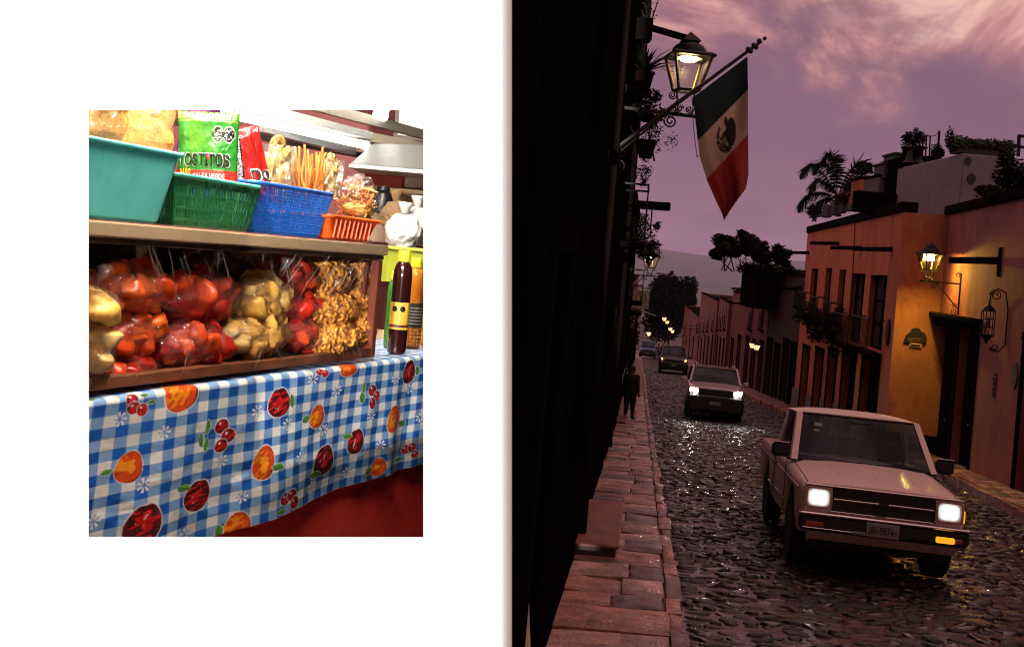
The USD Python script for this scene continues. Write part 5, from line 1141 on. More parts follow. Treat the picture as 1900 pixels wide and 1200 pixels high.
def wheel(t, x, y, R=.33, wd=.2, rim=rim_m, zo=0.0):
    ax = np.array([[0, 1.0, 0], [0, 0, 1.0], [1.0, 0, 0]]); b = MB()
    b.lathe([(R * .62, -wd / 2), (R * .93, -wd / 2), (R, -wd / 2 + .03), (R, wd / 2 - .03), (R * .93, wd / 2), (R * .62, wd / 2)], 28, (x, y, R + zo), ax); tp = b.build('tyre', tyre_m, t, smooth=40)
    b = MB(); s = np.sign(x); b.lathe([(R * .05, wd / 2 * .2), (R * .2, wd / 2 * .5), (R * .45, wd / 2 * .35), (R * .58, wd / 2 * .7), (R * .62, wd / 2 * .8)] if s > 0 else [(R * .62, -wd / 2 * .8), (R * .58, -wd / 2 * .7), (R * .45, -wd / 2 * .35), (R * .2, -wd / 2 * .5), (R * .05, -wd / 2 * .2)], 24, (x, y, R + zo), ax); b.build('rim', rim, tp, smooth=40)
def rrect(cx, cz, w, h, r, n=6):
    o = []
    for (sx, sz_, q) in ((1, 1, 0), (-1, 1, 1), (-1, -1, 2), (1, -1, 3)):
        for k in range(n): a = (q + k / (n - 1)) * PI / 2; o.append((cx + sx * (w / 2 - r) + r * math.cos(a), cz + sz_ * (h / 2 - r) + r * math.sin(a)))
    return o
def quadpane(c4, bulge, n=10):
    """curved pane through four corners (bl, br, tr, tl), bulging to -y"""
    c4 = np.array(c4, float); u, v = np.meshgrid(np.linspace(0, 1, n), np.linspace(0, 1, n), indexing='ij')
    V = ((1 - u) * (1 - v))[..., None] * c4[0] + (u * (1 - v))[..., None] * c4[1] + (u * v)[..., None] * c4[2] + ((1 - u) * v)[..., None] * c4[3]
    V = V + (np.sin(u * PI) * .8)[..., None] * np.array(bulge); return V
headlight = usdkit.material(stage, '/World/Looks/headlight_white', {'a': ('attribute', {'attribute': 'print'}), 'e': ('emission', {'strength': 1.0})}, [('a.color', 'e.color')], surface='e.emission'); amber_on = glow('amber_light', (1.0, .36, .02), 1.25); amber_off = M('amber_lens', (.35, .07, .01), .25, coat=.5)

# ---- pickup truck
paint = M('faded_beige_paint', (.72, .54, .485), .44, coat=.22, coat_r=.10, var=.06, vscale=2.0, rvar=.08)
yT = 10.3; fr_ = ray(1640, 950) * yT; fr_[2] = float(gz(yT)) + .02
tk = thing('pickup_truck', 'faded beige old pickup truck with square lit headlights, nearest vehicle on the road', 'pickup truck', mat4=place(fr_, .155, .085, .07))
keys = [(0, .765, .40, .80, .86, .012), (.05, .795, .36, .83, .885, .016), (.30, .812, .33, .86, .905, .022), (1.20, .82, .32, .925, .985, .030), (1.36, .82, .32, .94, 1.0, .02), (2.60, .82, .32, .965, 1.0, .0), (2.64, .82, .33, .965, .60, .0), (4.42, .82, .38, .965, .60, 0), (4.44, .82, .40, .965, .97, 0), (4.50, .80, .44, .95, .96, 0)]
ys_ = np.unique(np.concatenate([np.linspace(0, 4.5, 70), [.05, .3, 1.2, 1.36, 2.6, 2.64, 4.42, 4.44]] + [np.linspace(a - .42, a + .42, 26) for a in (.83, 3.55)]))
V = shell(keys, ys_, (.83, 3.55), .41)
xh = V[..., 0]; hood = (V[..., 1] > .06) & (V[..., 1] < 1.2)
b = shell_mesh(V); b.build('body', paint, tk, smooth=38)
b = MB()                                                       # creases and gaps of the bonnet
def hood_z(x, y):
    w, zs, zt, cr_ = (np.interp(y, [k[0] for k in keys], [k[i] for k in keys]) for i in (1, 3, 4, 5)); a = abs(x) / w
    return np.interp(a, [0, .4, .8, 1 - .05 / w], [zt + cr_, zt + .8 * cr_, zt + .1 * cr_, zs + .25 * (zt - zs)])
for x0, x1 in ((-.735, -.745), (.735, .745)):
    pts = [(x0 + (x1 - x0) * q, .03 + 1.14 * q, 0) for q in np.linspace(0, 1, 12)]; b.tube([(x, y, hood_z(x, y) + .001) for x, y, _ in pts], .0045, 5)
b.tube([(x, 1.185, hood_z(x, 1.185) + .002) for x in np.linspace(-.74, .74, 20)], .006, 5); b.build('bonnet_gap', gapm, tk)
for x0 in (-.36, 0.0, .36):
    b = MB(); b.tube([(x0 * (1 + .12 * q), .18 + .95 * q, hood_z(x0 * (1 + .12 * q), .18 + .95 * q) - .003) for q in np.linspace(0, 1, 10)], [.003] + [.0085] * 8 + [.003], 6); b.build('bonnet_crease', paint, tk, smooth=True)
# front: grille, lights, bumper
b = MB(); b.box((-.50, -.012, .605), (.50, .02, .835)); gp = b.build('grille', blackp, tk)
b = MB()
for k in range(7): b.box((-.495, -.020, .625 + .030 * k), (.495, -.0125, .632 + .030 * k))
for k in range(9): b.box((-.49 + .1225 * k - .004, -.0195, .61), (-.49 + .1225 * k + .004, -.013, .83))
b.build('grille_bars', blackp, gp, kind='stuff')
b = MB(); b.bbox((-.775, -.024, .838), (.775, .03, .856), .006); b.build('grille_trim', chrome, tk)
b = MB(); b.bbox((-.49, -.032, .715), (.49, -.021, .731), .004); b.build('grille_strip', chrome, gp)
b = MB(); b.bbox((-.52, -.024, .592), (.52, -.002, .603), .004); b.build('grille_trim', chrome, tk)
b = MB(); b.prism([(-.055, .713), (-.018, .713), (-.018, .704), (.018, .704), (.018, .713), (.055, .713), (.045, .733), (.018, .733), (.018, .742), (-.018, .742), (-.018, .733), (-.045, .733)], -.042, -.033); b.build('emblem', blackp, gp)
for s in (-1, 1):
    cx = s * .635
    b = MB(); o = sg.Polygon(rrect(cx, .722, .270, .222, .045)).difference(sg.Polygon(rrect(cx, .722, .222, .176, .035))); b.prism(o, -.034, -.002); b.build('headlight_bezel', chrome, tk, smooth=30)
    b = MB(); n_ = 14; uu, vv = np.meshgrid(np.linspace(-1, 1, n_), np.linspace(-1, 1, n_), indexing='ij'); rr_ = np.maximum(np.abs(uu) ** 4 + np.abs(vv) ** 4, 1e-9) ** .25 / np.maximum(np.maximum(abs(uu), abs(vv)), 1e-6); rr_ = np.where(np.maximum(abs(uu), abs(vv)) < 1e-6, 1, rr_)
    X_ = cx + uu / rr_ * .100; Z__ = .722 + vv / rr_ * .078; Y_ = -.018 - .016 * (1 - np.maximum(abs(uu), abs(vv)) ** 2); b.grid(np.stack([X_, Y_, Z__], -1), flip=False); rad_ = np.maximum(abs(uu), abs(vv)); lc = (.80 + 9.0 * np.exp(-(rad_ / .45) ** 2))[..., None] * (.9 + .1 * np.cos(uu * 34))[..., None] * np.array([1, .985, .975]); b.build('headlight', headlight, tk, smooth=True, color=lc.reshape(-1, 3))
    b = MB(); b.box((cx - .13, -.004, .61), (cx + .13, .02, .834)); b.build('headlight_panel', paint, tk)
b = MB(); b.bbox((.768, .02, .625), (.800, .05, .745), .006); b.build('side_marker', amber_on, tk)
b = MB(); b.bbox((-.82, -.10, .40), (.82, .0, .565), .03); b.build('bumper', blackp, tk)
b = MB(); b.bbox((-.825, -.115, .552), (.825, .0, .580), .010); b.build('bumper_trim', chrome, tk)
b = MB(); b.bbox((-.79, -.108, .418), (-.28, -.09, .430), .004); b.build('bumper_strip', chrome, tk)
b = MB(); b.bbox((-.30, -.112, .405), (-.16, -.09, .440), .006); b.build('fog_lamp', M('dull_lamp_glass', (.16, .16, .18), .2, coat=.5), tk)
b = MB(); b.bbox((-.15, -.109, .40), (.06, -.09, .432), .006); b.build('bumper_panel', M('dull_red_panel', (.10, .05, .045), .5), tk)
b = MB(); b.bbox((-.765, -.106, .440), (-.58, -.09, .492), .01); b.build('turn_signal', amber_off, tk)
b = MB(); b.bbox((.50, -.114, .425), (.68, -.09, .487), .016); b.build('turn_signal', amber_on, tk); b = MB(); b.bbox((.682, -.110, .432), (.755, -.09, .480), .012); b.build('turn_signal', amber_off, tk)
b = MB(); b.bbox((-.17, -.122, .405), (.15, -.102, .545), .006); pl = b.build('number_plate', M('dull_plate', (.20, .19, .19), .5, var=.2, vscale=12), tk)
g = meshkit.text_mesh('JR-5574-', .068, .003, True); v = g.vertices; k_ = .27 / v[:, 0].max(); b = MB(); b.add(np.stack([-.145 + v[:, 0] * k_, -.1225 - v[:, 2], .440 + v[:, 1]], 1), g.faces[:, ::-1]); b.build('plate_lettering', M('print_black'), pl)
b = MB(); b.hull([(s * x, y, z) for s in (-1, 1) for x, y, z in ((.74, -.06, .39), (.70, .16, .22), (.74, .08, .39), (.70, .22, .22))]); b.build('valance', paint, tk)
b = MB(); b.box((-.70, .07, .22), (.70, 4.3, .34)); b.build('underbody', M('black_underbody', (.006, .006, .006), .9), tk)
b = MB()
for ya in (.83, 3.55): b.box((-.74, ya - .40, .30), (.74, ya + .40, .74))
b.build('wheel_wells', M('black_underbody'), tk, kind='stuff')
for ya in (.83, 3.55):
    for s in (-1, 1): wheel(tk, s * .715, ya, .355, zo=-.07)
# cab
A0, A1, B0, B1 = (-.775, 1.18, .985), (-.675, 1.72, 1.500), (-.785, 2.62, .985), (-.69, 2.52, 1.50)
mir = lambda p: np.array([-p[0], p[1], p[2]])
for s in (0, 1):
    f_ = (lambda p: np.array(p, float)) if s == 0 else mir
    b = MB(); b.hull([f_(A0) + d_ for d_ in ([-.02, -.02, 0], [.05, -.03, 0], [-.03, .06, 0], [.03, .05, 0])] + [f_(A1) + d_ for d_ in ([-.02, -.02, 0], [.045, -.02, 0], [-.03, .05, 0], [.03, .05, 0])] if s == 0 else [f_(np.array(A0) + d_) for d_ in ([-.02, -.02, 0], [.05, -.03, 0], [-.03, .06, 0], [.03, .05, 0])] + [f_(np.array(A1) + d_) for d_ in ([-.02, -.02, 0], [.045, -.02, 0], [-.03, .05, 0], [.03, .05, 0])]); b.build('front_pillar', paint, tk)
    b = MB(); b.hull([f_(np.array(B0) + d_) for d_ in ([-.02, .0, 0], [.05, .02, 0], [-.02, -.14, 0], [.03, -.14, 0])] + [f_(np.array(B1) + d_) for d_ in ([-.02, .02, 0], [.045, .02, 0], [-.02, -.12, 0], [.03, -.12, 0])]); b.build('rear_pillar', paint, tk)
    b = MB(); b.grid(quadpane([f_(A0) + [0, .06, 0], f_(B0) + [0, -.14, 0], f_(B1) + [0, -.12, 0], f_(A1) + [0, .05, 0]], (0, 0, 0), 4)); b.build('side_window', carglass, tk)
    sgn = -1 if s == 0 else 1
    b = MB(); b.bbox((sgn * .80, 1.26, .985), (sgn * 1.00, 1.34, 1.145), .03); mr = b.build('door_mirror', blackp, tk); b = MB(); b.bbox((sgn * .72, 1.27, .96), (sgn * .83, 1.32, 1.0), .01); b.build('mirror_arm', blackp, mr)
    b = MB(); b.bbox((sgn * .805, 1.255, 1.147), (sgn * .995, 1.335, 1.156), .003); b.build('mirror_trim', chrome, mr)
    b = MB(); b.tube([(sgn * .826, 1.34, z) for z in (.42, .7, .95)], .004, 5); b.build('door_gap', gapm, tk)
    b = MB(); b.tube([(sgn * .826, 2.50, z) for z in (.42, .7, .96)], .004, 5); b.build('door_gap', gapm, tk)
    b = MB(); b.tube([(sgn * .824, 2.63, z) for z in (.42, .7, .96)], .004, 5); b.build('bed_gap', gapm, tk)
    b = MB(); b.bbox((sgn * .818, 2.30, .80), (sgn * .838, 2.44, .835), .006); b.build('door_handle', blackp, tk)
    b = MB(); b.bbox((sgn * .815, .0 + 1.25, .505), (sgn * .832, 3.1, .530), .005); b.build('side_trim', chrome, tk)
    b = MB(); b.tube([(sgn * .822, y, .79 + .01 * y) for y in np.linspace(.15, 4.4, 12)], .006, 5); b.build('body_crease', paint, tk, smooth=True)
nx_, ny_ = 15, 11; U_, V_ = np.meshgrid(np.linspace(-1, 1, nx_), np.linspace(0, 1, ny_), indexing='ij')
hw_ = .715 - .02 * (1 - V_); top = np.stack([U_ * hw_, 1.70 + .86 * V_ + .05 * (1 - V_) * (U_ ** 2), 1.500 + .055 * (1 - np.abs(U_) ** 3.2) * (1 - (2 * V_ - 1) ** 6 * .8) - .0], -1)
b = MB(); b.grid(top, flip=False); bot = top.copy(); bot[..., 2] = 1.485; b.grid(bot, flip=True)
for e in (np.s_[0, :], np.s_[-1, :], np.s_[:, 0], np.s_[:, -1]): b.grid(np.stack([top[e], bot[e]], 0), flip=e[0] in (0,) or e[1] == -1)
b.build('roof', paint, tk, smooth=45)
ws_ = quadpane([np.array(A0) + [.045, -.012, .0], mir(np.array(A0) + [.045, -.012, .0]), mir(np.array(A1) + [.04, -.01, -.01]), np.array(A1) + [.04, -.01, -.01]], (0, -.05, 0))
b = MB(); b.grid(ws_); wsh = b.build('windscreen', carglass, tk, smooth=True)
b = MB(); e_ = np.vstack([ws_[:, 0], ws_[-1, 1:], ws_[::-1, -1][1:], ws_[0, ::-1][1:-1]]); b.tube(e_, .012, 6, closed=True); b.build('windscreen_seal', gapm, wsh, smooth=True)
for px0, pz0 in ((.1, .86), (.07, .74)):
    i0 = int(px0 * 9); p = ws_[1, int(pz0 * 9)]; b = MB(); b.bbox(p + [-.0, -.022, -.02], p + [.09 if pz0 > .8 else .06, -.014, .02 if pz0 > .8 else .0], .002); b.build('sticker', M('pale_sticker', (.45, .5, .52), .5), wsh)
b = MB(); b.grid(quadpane([np.array(B0) + [.05, .005, 0], mir(np.array(B0) + [.05, .005, 0]), mir(np.array(B1) + [.045, .0, -.01]), np.array(B1) + [.045, .0, -.01]], (0, 0, 0), 4)); b.build('rear_window', carglass, tk)
b = MB(); b.bar((-.2, 2.60, 1.0), (-.2, 2.54, 1.49), .03); b.bar((.22, 2.60, 1.0), (.22, 2.54, 1.49), .03); b.build('rear_window_bars', blackp, tk, kind='stuff')
b = MB(); b.bbox((-.70, 1.20, .90), (.70, 1.55, 1.015), .03); b.build('dashboard', blackp, tk)
b = MB(); b.bbox((-.66, 2.10, .80), (.66, 2.50, 1.22), .06); b.build('bench_seat', seatm, tk)
for s in (-1, 1): b = MB(); b.bbox((s * .34 - .13, 2.38, 1.23), (s * .34 + .13, 2.46, 1.36), .03); b.build('headrest', seatm, tk)
b = MB(); b.tube([(.36 + .18 * math.cos(a), 1.68 + .05 * math.sin(a), 1.06 + .16 * math.sin(a)) for a in np.linspace(0, 2 * PI, 21)[:-1]], .014, 6, closed=True); b.bar((.18, 1.68, 1.06), (.54, 1.68, 1.06), .03, .015); b.build('steering_wheel', blackp, tk, smooth=True)
b = MB(); b.bbox((-.10, 1.60, 1.40), (.12, 1.63, 1.455), .01); b.build('rear_view_mirror', blackp, tk)
for (x0, x1) in ((.62, .17), (-.02, -.45)):
    b = MB(); b.bar((x0, 1.155, 1.01), (x1, 1.225, 1.085 if x0 > .3 else 1.03), .014, .012); b.build('wiper', blackp, tk)

# ---- SUV and the far cars
def car(name, label, cat, front, yaw_dir, slope, paint_, W_, L_, H_, belt, hoodz, lights, shade_low=.5, rails=False, cabback=.93, group=None, rear=False):
    t = thing(name, label, cat, group, mat4=place(front, yaw_dir, slope)); w = W_ / 2; R = .35
    ax_ = (.19 * L_, .79 * L_)
    keys = [(0, w * .80, .42, hoodz - .16, hoodz - .12, .02), (.10, w * .93, .34, hoodz - .09, hoodz - .05, .03), (.45, w * .985, .30, hoodz - .05, hoodz, .03), (.25 * L_, w, .28, belt - .03, belt + .02, .03), (.30 * L_, w, .28, belt, belt + .03, .02), (.9 * L_, w, .30, belt + .03, belt + .05, .0), (L_ - .06, w * .95, .36, belt, belt + .03, 0), (L_, w * .88, .45, belt - .1, belt - .08, 0)]
    ys_ = np.unique(np.concatenate([np.linspace(0, L_, 40), [.1, .45]] + [np.linspace(a - R - .08, a + R + .08, 18) for a in ax_]))
    b = shell_mesh(shell(keys, ys_, ax_, R + .07)); b.build('body', paint_, t, smooth=38)
    y0, y1, y2, y3 = .24 * L_, .40 * L_, .80 * L_, cabback * L_; zr = H_ - .05; wr_ = w * .76
    wi = quadpane([(-w * .86, y0, belt + .03), (w * .86, y0, belt + .03), (wr_, y1, zr - .03), (-wr_, y1, zr - .03)], (0, -.08, 0)); b = MB(); b.grid(wi); b.build('windscreen', carglass, t, smooth=True)
    for s in (-1, 1):
        b = MB(); b.bar((s * w * .90, y0, belt + .0), (s * (wr_ + .02), y1, zr), .06, .06); b.build('front_pillar', paint_, t)
        b = MB(); b.bar((s * w * .92, y3 - .02, belt), (s * (wr_ + .02), y2, zr), .16, .08); b.build('rear_pillar', paint_, t)
        b = MB(); b.grid(quadpane([(s * w * .91, y0 + .03, belt + .02), (s * w * .93, y3 - .08, belt + .03), (s * (wr_ + .01), y2 - .06, zr), (s * (wr_ + .01), y1 + .03, zr)], (0, 0, 0), 4)); b.build('side_window', carglass, t)
        b = MB(); b.bbox((s * w * 1.0, y0 + .10, belt - .02), (s * (w * 1.0 + .20), y0 + .20, belt + .14), .03); b.build('door_mirror', paint_, t)
        for ya in ax_: wheel(t, s * (w - .10), ya, R)
        if rails: b = MB(); b.tube([(s * (wr_ - .05), y, z) for y, z in ((y1 + .05, zr + .02), (y1 + .16, zr + .10), (y2 - .16, zr + .10), (y2 - .05, zr + .02))], .028, 6); b.build('roof_rail', M('black_plastic') if False else paint_, t, smooth=True)
    U_, V_ = np.meshgrid(np.linspace(-1, 1, 11), np.linspace(0, 1, 9), indexing='ij'); top = np.stack([U_ * (wr_ + .04), y1 - .04 + (y2 - y1 + .08) * V_, zr + .06 * (1 - np.abs(U_) ** 3)], -1); b = MB(); b.grid(top); bt = top.copy(); bt[..., 2] = zr - .02; b.grid(bt, flip=True); b.grid(np.stack([top[:, 0], bt[:, 0]], 0)); b.grid(np.stack([top[0], bt[0]], 0)); b.grid(np.stack([top[-1], bt[-1]], 0)); b.build('roof', paint_, t, smooth=45)
    b = MB(); b.grid(quadpane([(-w * .88, y3, belt + .04), (w * .88, y3, belt + .04), (wr_, y2, zr), (-wr_, y2, zr)], (0, 0, 0), 4)); b.build('rear_window', carglass, t)
    b = MB(); b.bbox((-w * .64, -.045, hoodz - .36), (w * .64, .06, hoodz - .07), .03); b.build('grille', blackp, t)
    b = MB(); b.bbox((-w * .985, -.10, .28), (w * .985, .12, hoodz - .26), .07); b.build('bumper', blackp if shade_low else paint_, t)  # large black bumper stands in for shade on the lower front
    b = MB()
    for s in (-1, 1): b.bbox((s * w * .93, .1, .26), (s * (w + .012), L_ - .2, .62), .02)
    b.build('sill_shade_band', blackp, t, kind='stuff')  # black band stands in for shade along the lower body
    b = MB(); b.box((-w * .85, .1, .22), (w * .85, L_ - .15, .40)); b.build('underbody', M('black_underbody'), t)
    b = MB(); b.bbox((-w * .72, .48 * L_, .7), (w * .72, .60 * L_, belt + .22), .06); b.build('seats', seatm, t)
    b = MB(); b.bbox((-.17, -.115, .50), (.17, -.10, .62), .004); b.build('number_plate', M('dull_plate'), t)
    m_, hx_, hz_, hw2, hh2 = lights
    for s in (-1, 1):
        b = MB(); b.hull([(s * (w * hx_ + dx), dy, hoodz + hz_ + dz) for dx, dy, dz in ((-hw2, -.045, -hh2), (hw2, .06, -hh2 * .6), (hw2, .10, hh2), (-hw2, -.03, hh2 * .5), (-hw2, .05, 0), (hw2, .16, 0))]); b.build('headlight', m_, t)
    return t
hl2 = glow('car_headlight', (1.0, .97, .9), 150.0)
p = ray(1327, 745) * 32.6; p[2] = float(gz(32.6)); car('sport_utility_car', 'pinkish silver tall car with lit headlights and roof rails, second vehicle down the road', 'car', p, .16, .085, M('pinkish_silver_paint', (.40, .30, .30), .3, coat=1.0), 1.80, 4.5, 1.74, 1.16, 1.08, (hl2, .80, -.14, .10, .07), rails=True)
aml = glow('amber_tail', (1.0, .30, .05), 9.0)
p = ray(1250, 672) * 66; p[2] = float(gz(66)); car('dark_car', 'dark car with two amber lamps, farther down the road than the silver one', 'car', p, .14, .06, M('black_car_paint', (.012, .012, .014), .3, coat=.5), 1.85, 4.6, 1.75, 1.05, 1.0, (aml, .82, -.10, .06, .07))
pb_ = ray(1201, 662) * 108; pb_[2] = float(gz(108)); car('blue_pickup', 'small blue pickup at the far end of the left kerb', 'pickup truck', pb_, .14, .085, M('blue_car_paint', (.05, .14, .30), .3, coat=.5), 1.75, 4.6, 1.8, 1.1, 1.0, (M('dull_lamp_glass'), .80, -.12, .10, .07))

# =====================================================================================================
# plants, roofs, people, stoops
# =====================================================================================================
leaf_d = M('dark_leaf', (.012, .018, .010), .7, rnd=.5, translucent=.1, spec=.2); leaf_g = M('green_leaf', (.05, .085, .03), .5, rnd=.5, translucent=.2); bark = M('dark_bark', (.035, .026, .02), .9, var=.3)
terra = M('dark_terracotta', (.012, .006, .0045), .9, matte=True, var=.2); flower_m = M('dusky_red_flower', (.30, .05, .06), .6, rnd=.3)
def leaves(b, c, rad, n, size, q, flat=.3, shell_=.35, lump=None):
    """n small two-triangle leaves through an uneven volume"""
    d = q.normal(size=(n, 3)); d /= np.linalg.norm(d, axis=1, keepdims=True); r = q.random(n) ** shell_
    lum = .55 + .9 * meshkit.fbm(d * 1.8 + q.uniform(0, 50, 3), 3, 5); p = d * r[:, None] * lum[:, None] * rad + c
    a = q.normal(size=(n, 3)); a[:, 2] *= flat; a /= np.linalg.norm(a, axis=1, keepdims=True); e = q.normal(size=(n, 3)); e -= a * (a * e).sum(1, keepdims=True); e /= np.linalg.norm(e, axis=1, keepdims=True)
    s = size * q.uniform(.6, 1.3, n)[:, None]; nn_ = np.cross(a, e)
    V = np.stack([p - a * s, p + e * s * .38 + nn_ * s * .1, p + a * s, p - e * s * .38 + nn_ * s * .1], 1)
    f = np.array([[0, 1, 2], [0, 2, 3]]); b.add(V.reshape(-1, 3), (f[None] + 4 * np.arange(n)[:, None, None]).reshape(-1, 3))
def bush(name, label, c, rad, n, size, m, seed, cat='plant', group=None, pot=None, stems=5, flowers=0, clumps=4):
    t = thing(name, label, cat, group); q = np.random.default_rng(seed); c = np.asarray(c, float); rad = np.asarray(rad, float)
    b = MB(); leaves(b, c, rad * .85, int(n * .55), size, q)
    for k in range(clumps): leaves(b, c + q.normal(0, .55, 3) * rad, rad * q.uniform(.3, .5), int(n * .45 / clumps), size, q)
    b.build('foliage', m, t, kind='stuff')
    b = MB(); base = c - [0, 0, rad[2] * 1.05]
    for k in range(stems): e = c + q.normal(0, .5, 3) * rad; b.tube([base + q.normal(0, .03, 3), (base + e) / 2 + q.normal(0, .05, 3) * rad, e], [.018 * rad[0] / .3 + .004, .012, .005], 5)
    b.build('stems', bark, t, kind='stuff')
    if flowers:
        b = MB(); leaves(b, c + [0, 0, rad[2] * .3], rad * .95, flowers, size * .8, q, flat=1); b.build('flowers', flower_m, t, kind='stuff')
    if pot:
        b = MB(); b.lathe([(pot * .7, -pot * 1.6), (pot * .95, -.05), (pot * 1.05, -.045), (pot * 1.05, 0), (pot * .9, 0), (pot * .85, -.04)], 14, base); b.build('pot', terra, t, smooth=40)
    return t
def agave(name, label, c, n, L, seed, m=None, group=None, pot=.12, up=.6, cat='plant'):
    t = thing(name, label, cat, group); q = np.random.default_rng(seed)
    for k in range(n):
        az = q.uniform(0, 2 * PI); el = q.uniform(-.1, 1.4) ** 1.0 * up + .15; d = np.array([math.cos(az) * math.cos(el), math.sin(az) * math.cos(el), math.sin(el)]); s = np.cross(d, Zx); s /= np.linalg.norm(s) + 1e-9
        l = L * q.uniform(.7, 1.1); w = .018 * L / .5; dr = np.array([0, 0, -1.0]) * l * .16; pts = [c, c + d * l * .5, c + d * l + dr]
        b = MB(); V = []
        for p, ww in zip(pts, (w, w * .9, .001)): V.append([p - s * ww, p + [0, 0, -.003], p + s * ww])
        b.grid(np.array(V)); b.build('leaf_blade', m or leaf_d, t)
    if pot: b = MB(); b.lathe([(pot * .7, -pot * 1.7), (pot, -.03), (pot * 1.1, -.03), (pot * 1.1, 0), (pot * .8, 0)], 14, c); b.build('pot', terra, t, smooth=40)
    return t
# left balconies and ledges
G1 = 'potted plants on the left balconies'
agave('spiky_plant', 'spiky agave like plant against the sky above the lantern bracket', P(1194, 134, 16.3), 44, .72, 3, pot=.17)
bush('balcony_bush', 'round leafy balcony plant just left of the lantern glass', P(1203, 180, 16.5), (.24, .2, .20), 650, .035, leaf_d, 4, pot=.12)
bush('trailing_plant', 'trailing plant with small leaves hanging below the lantern arm', P(1214, 212, 16.2), (.30, .2, .17), 600, .034, leaf_d, 5, flowers=12)
bush('trailing_plant', 'lower trailing plant spilling beside a hanging pot', P(1210, 252, 16.4), (.22, .18, .32), 560, .03, leaf_d, 6)
bush('twig_plant', 'thin twiggy plant at the very top of the tall left house', P(1204, 22, 15.5), (.16, .15, .34), 110, .03, leaf_d, 7, stems=12)
bush('ledge_bush', 'dense bush on the lower balcony of the second left house', P(1196, 440, 26.9), (.34, .3, .42), 800, .05, leaf_d, 8)
bush('ledge_bush', 'dark rounded bush overhanging the second lit lantern on the left', P(1205, 468, 28.5), (.40, .4, .34), 900, .05, leaf_d, 9)
bush('ledge_bush', 'small plant clump high on the tall left house edge', P(1195, 322, 25.8), (.24, .2, .26), 380, .04, leaf_d, 10)
bush('ledge_bush', 'trailing clump just above the left roof beam', P(1190, 410, 26.6), (.24, .2, .32), 420, .04, leaf_d, 19)
bush('wall_creeper', 'creeper with dull red flowers climbing the left wall near the square sign', P(1172, 612, 36.5), (.34, .5, 1.1), 900, .055, leaf_d, 11, flowers=120)
t = thing('hanging_pot', 'dark hanging flower pot against the sky below the trailing plant', 'pot'); c0 = P(1199, 268, 16.4)
b = MB(); b.lathe([(.10, -.22), (.16, .02), (.17, .03), (.17, .06), (.15, .06), (.14, .02)], 16, c0); b.build('body', terra, t, smooth=40); b = MB(); b.tube([c0 + [-.15, 0, .05], c0 + [-.3, 0, .3]], .01, 5); b.build('hook', iron, t)
# iron balcony ring
t = thing('hoop_bracket', 'iron hoop bracket on the left wall above the second lantern', 'bracket'); c0 = P(1192, 428, 26.2)
b = MB(); b.tube([c0 + [.22 * math.cos(a), 0, .22 * math.sin(a)] for a in np.linspace(0, 2 * PI, 21)[:-1]], .018, 6, closed=True); b.tube([c0 + [.2, 0, .1], c0 + [.2, 0, .65]], .02, 6); b.build('hoop', iron, t, smooth=True); b = MB(); b.bar(c0 + [-.5, 0, -.2], c0 + [-.1, 0, -.2], .03); b.build('arm', iron, t)

# trees on and behind the roofs
def tree(label, u0, v0, u1, v1, ybase, vb, n, size, seed, m=leaf_d, trunks=3, name='roof_tree', group=None, lumps=6):
    t = thing(name, label, 'tree', group); q = np.random.default_rng(seed); c = P((u0 + u1) / 2, (v0 + v1) / 2, ybase); w = (u1 - u0) * ybase / F / 2; h = (v1 - v0) * ybase / F / 2
    base = P((u0 + u1) / 2, vb, ybase); b = MB(); rad = np.array([w, w * .9, h])
    leaves(b, c, rad * .8, int(n * .4), size, q)
    tips = []
    for k in range(lumps): p = c + np.clip(q.normal(0, .5, 3), -.75, .75) * rad; tips.append(p); leaves(b, p, rad * q.uniform(.35, .55), int(n * .6 / lumps), size, q)
    b.build('crown', m, t, kind='stuff')
    b = MB()
    for k in range(trunks):
        r0_ = base + np.array([q.uniform(-.5, .5) * w, q.uniform(-.3, .3) * w, 0]); e = tips[k % len(tips)]; mid = (r0_ + e) / 2 + q.normal(0, .12, 3) * w; b.tube([r0_, mid, e], [w * .045, w * .035, w * .012], 7)
        for j in range(2): b.tube([mid, mid + (tips[(k + j + 1) % len(tips)] - mid) * .8], [w * .022, w * .008], 5)
    b.build('trunk', bark, t)
    return t
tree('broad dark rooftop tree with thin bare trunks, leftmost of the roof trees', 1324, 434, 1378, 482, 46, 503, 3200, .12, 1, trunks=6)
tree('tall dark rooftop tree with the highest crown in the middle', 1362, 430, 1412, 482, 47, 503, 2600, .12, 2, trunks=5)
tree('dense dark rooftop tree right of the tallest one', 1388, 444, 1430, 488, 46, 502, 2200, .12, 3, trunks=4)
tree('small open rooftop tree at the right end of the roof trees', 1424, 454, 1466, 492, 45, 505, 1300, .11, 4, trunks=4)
t = thing('roof_hedge', 'low dark mass of planters and hedge under the roof trees', 'hedge', kind='stuff'); q = np.random.default_rng(8); b = MB()
for k in range(14): leaves(b, P(1385 + 7 * k, 500 + .5 * k + q.uniform(-3, 3), 47), np.array([.45, .5, .3]), 180, .10, q)
b.build('foliage', leaf_d, t, kind='stuff')
t = thing('roof_shed', 'dark flat shed on the roof of the low dark house', 'shed'); c0 = P(1432, 535, 49); b = MB(); b.bbox(c0 - [1.0, 1.2, 1.0], c0 + [1.15, 2.2, .85], .04); b.build('wall', M('dark_slate_wall', (.007, .007, .007), .9, matte=True), t); b = MB(); b.bbox(c0 + [-1.1, -1.3, .86], c0 + [1.25, 2.3, .95], .02); b.build('roof', roof_dark, t)
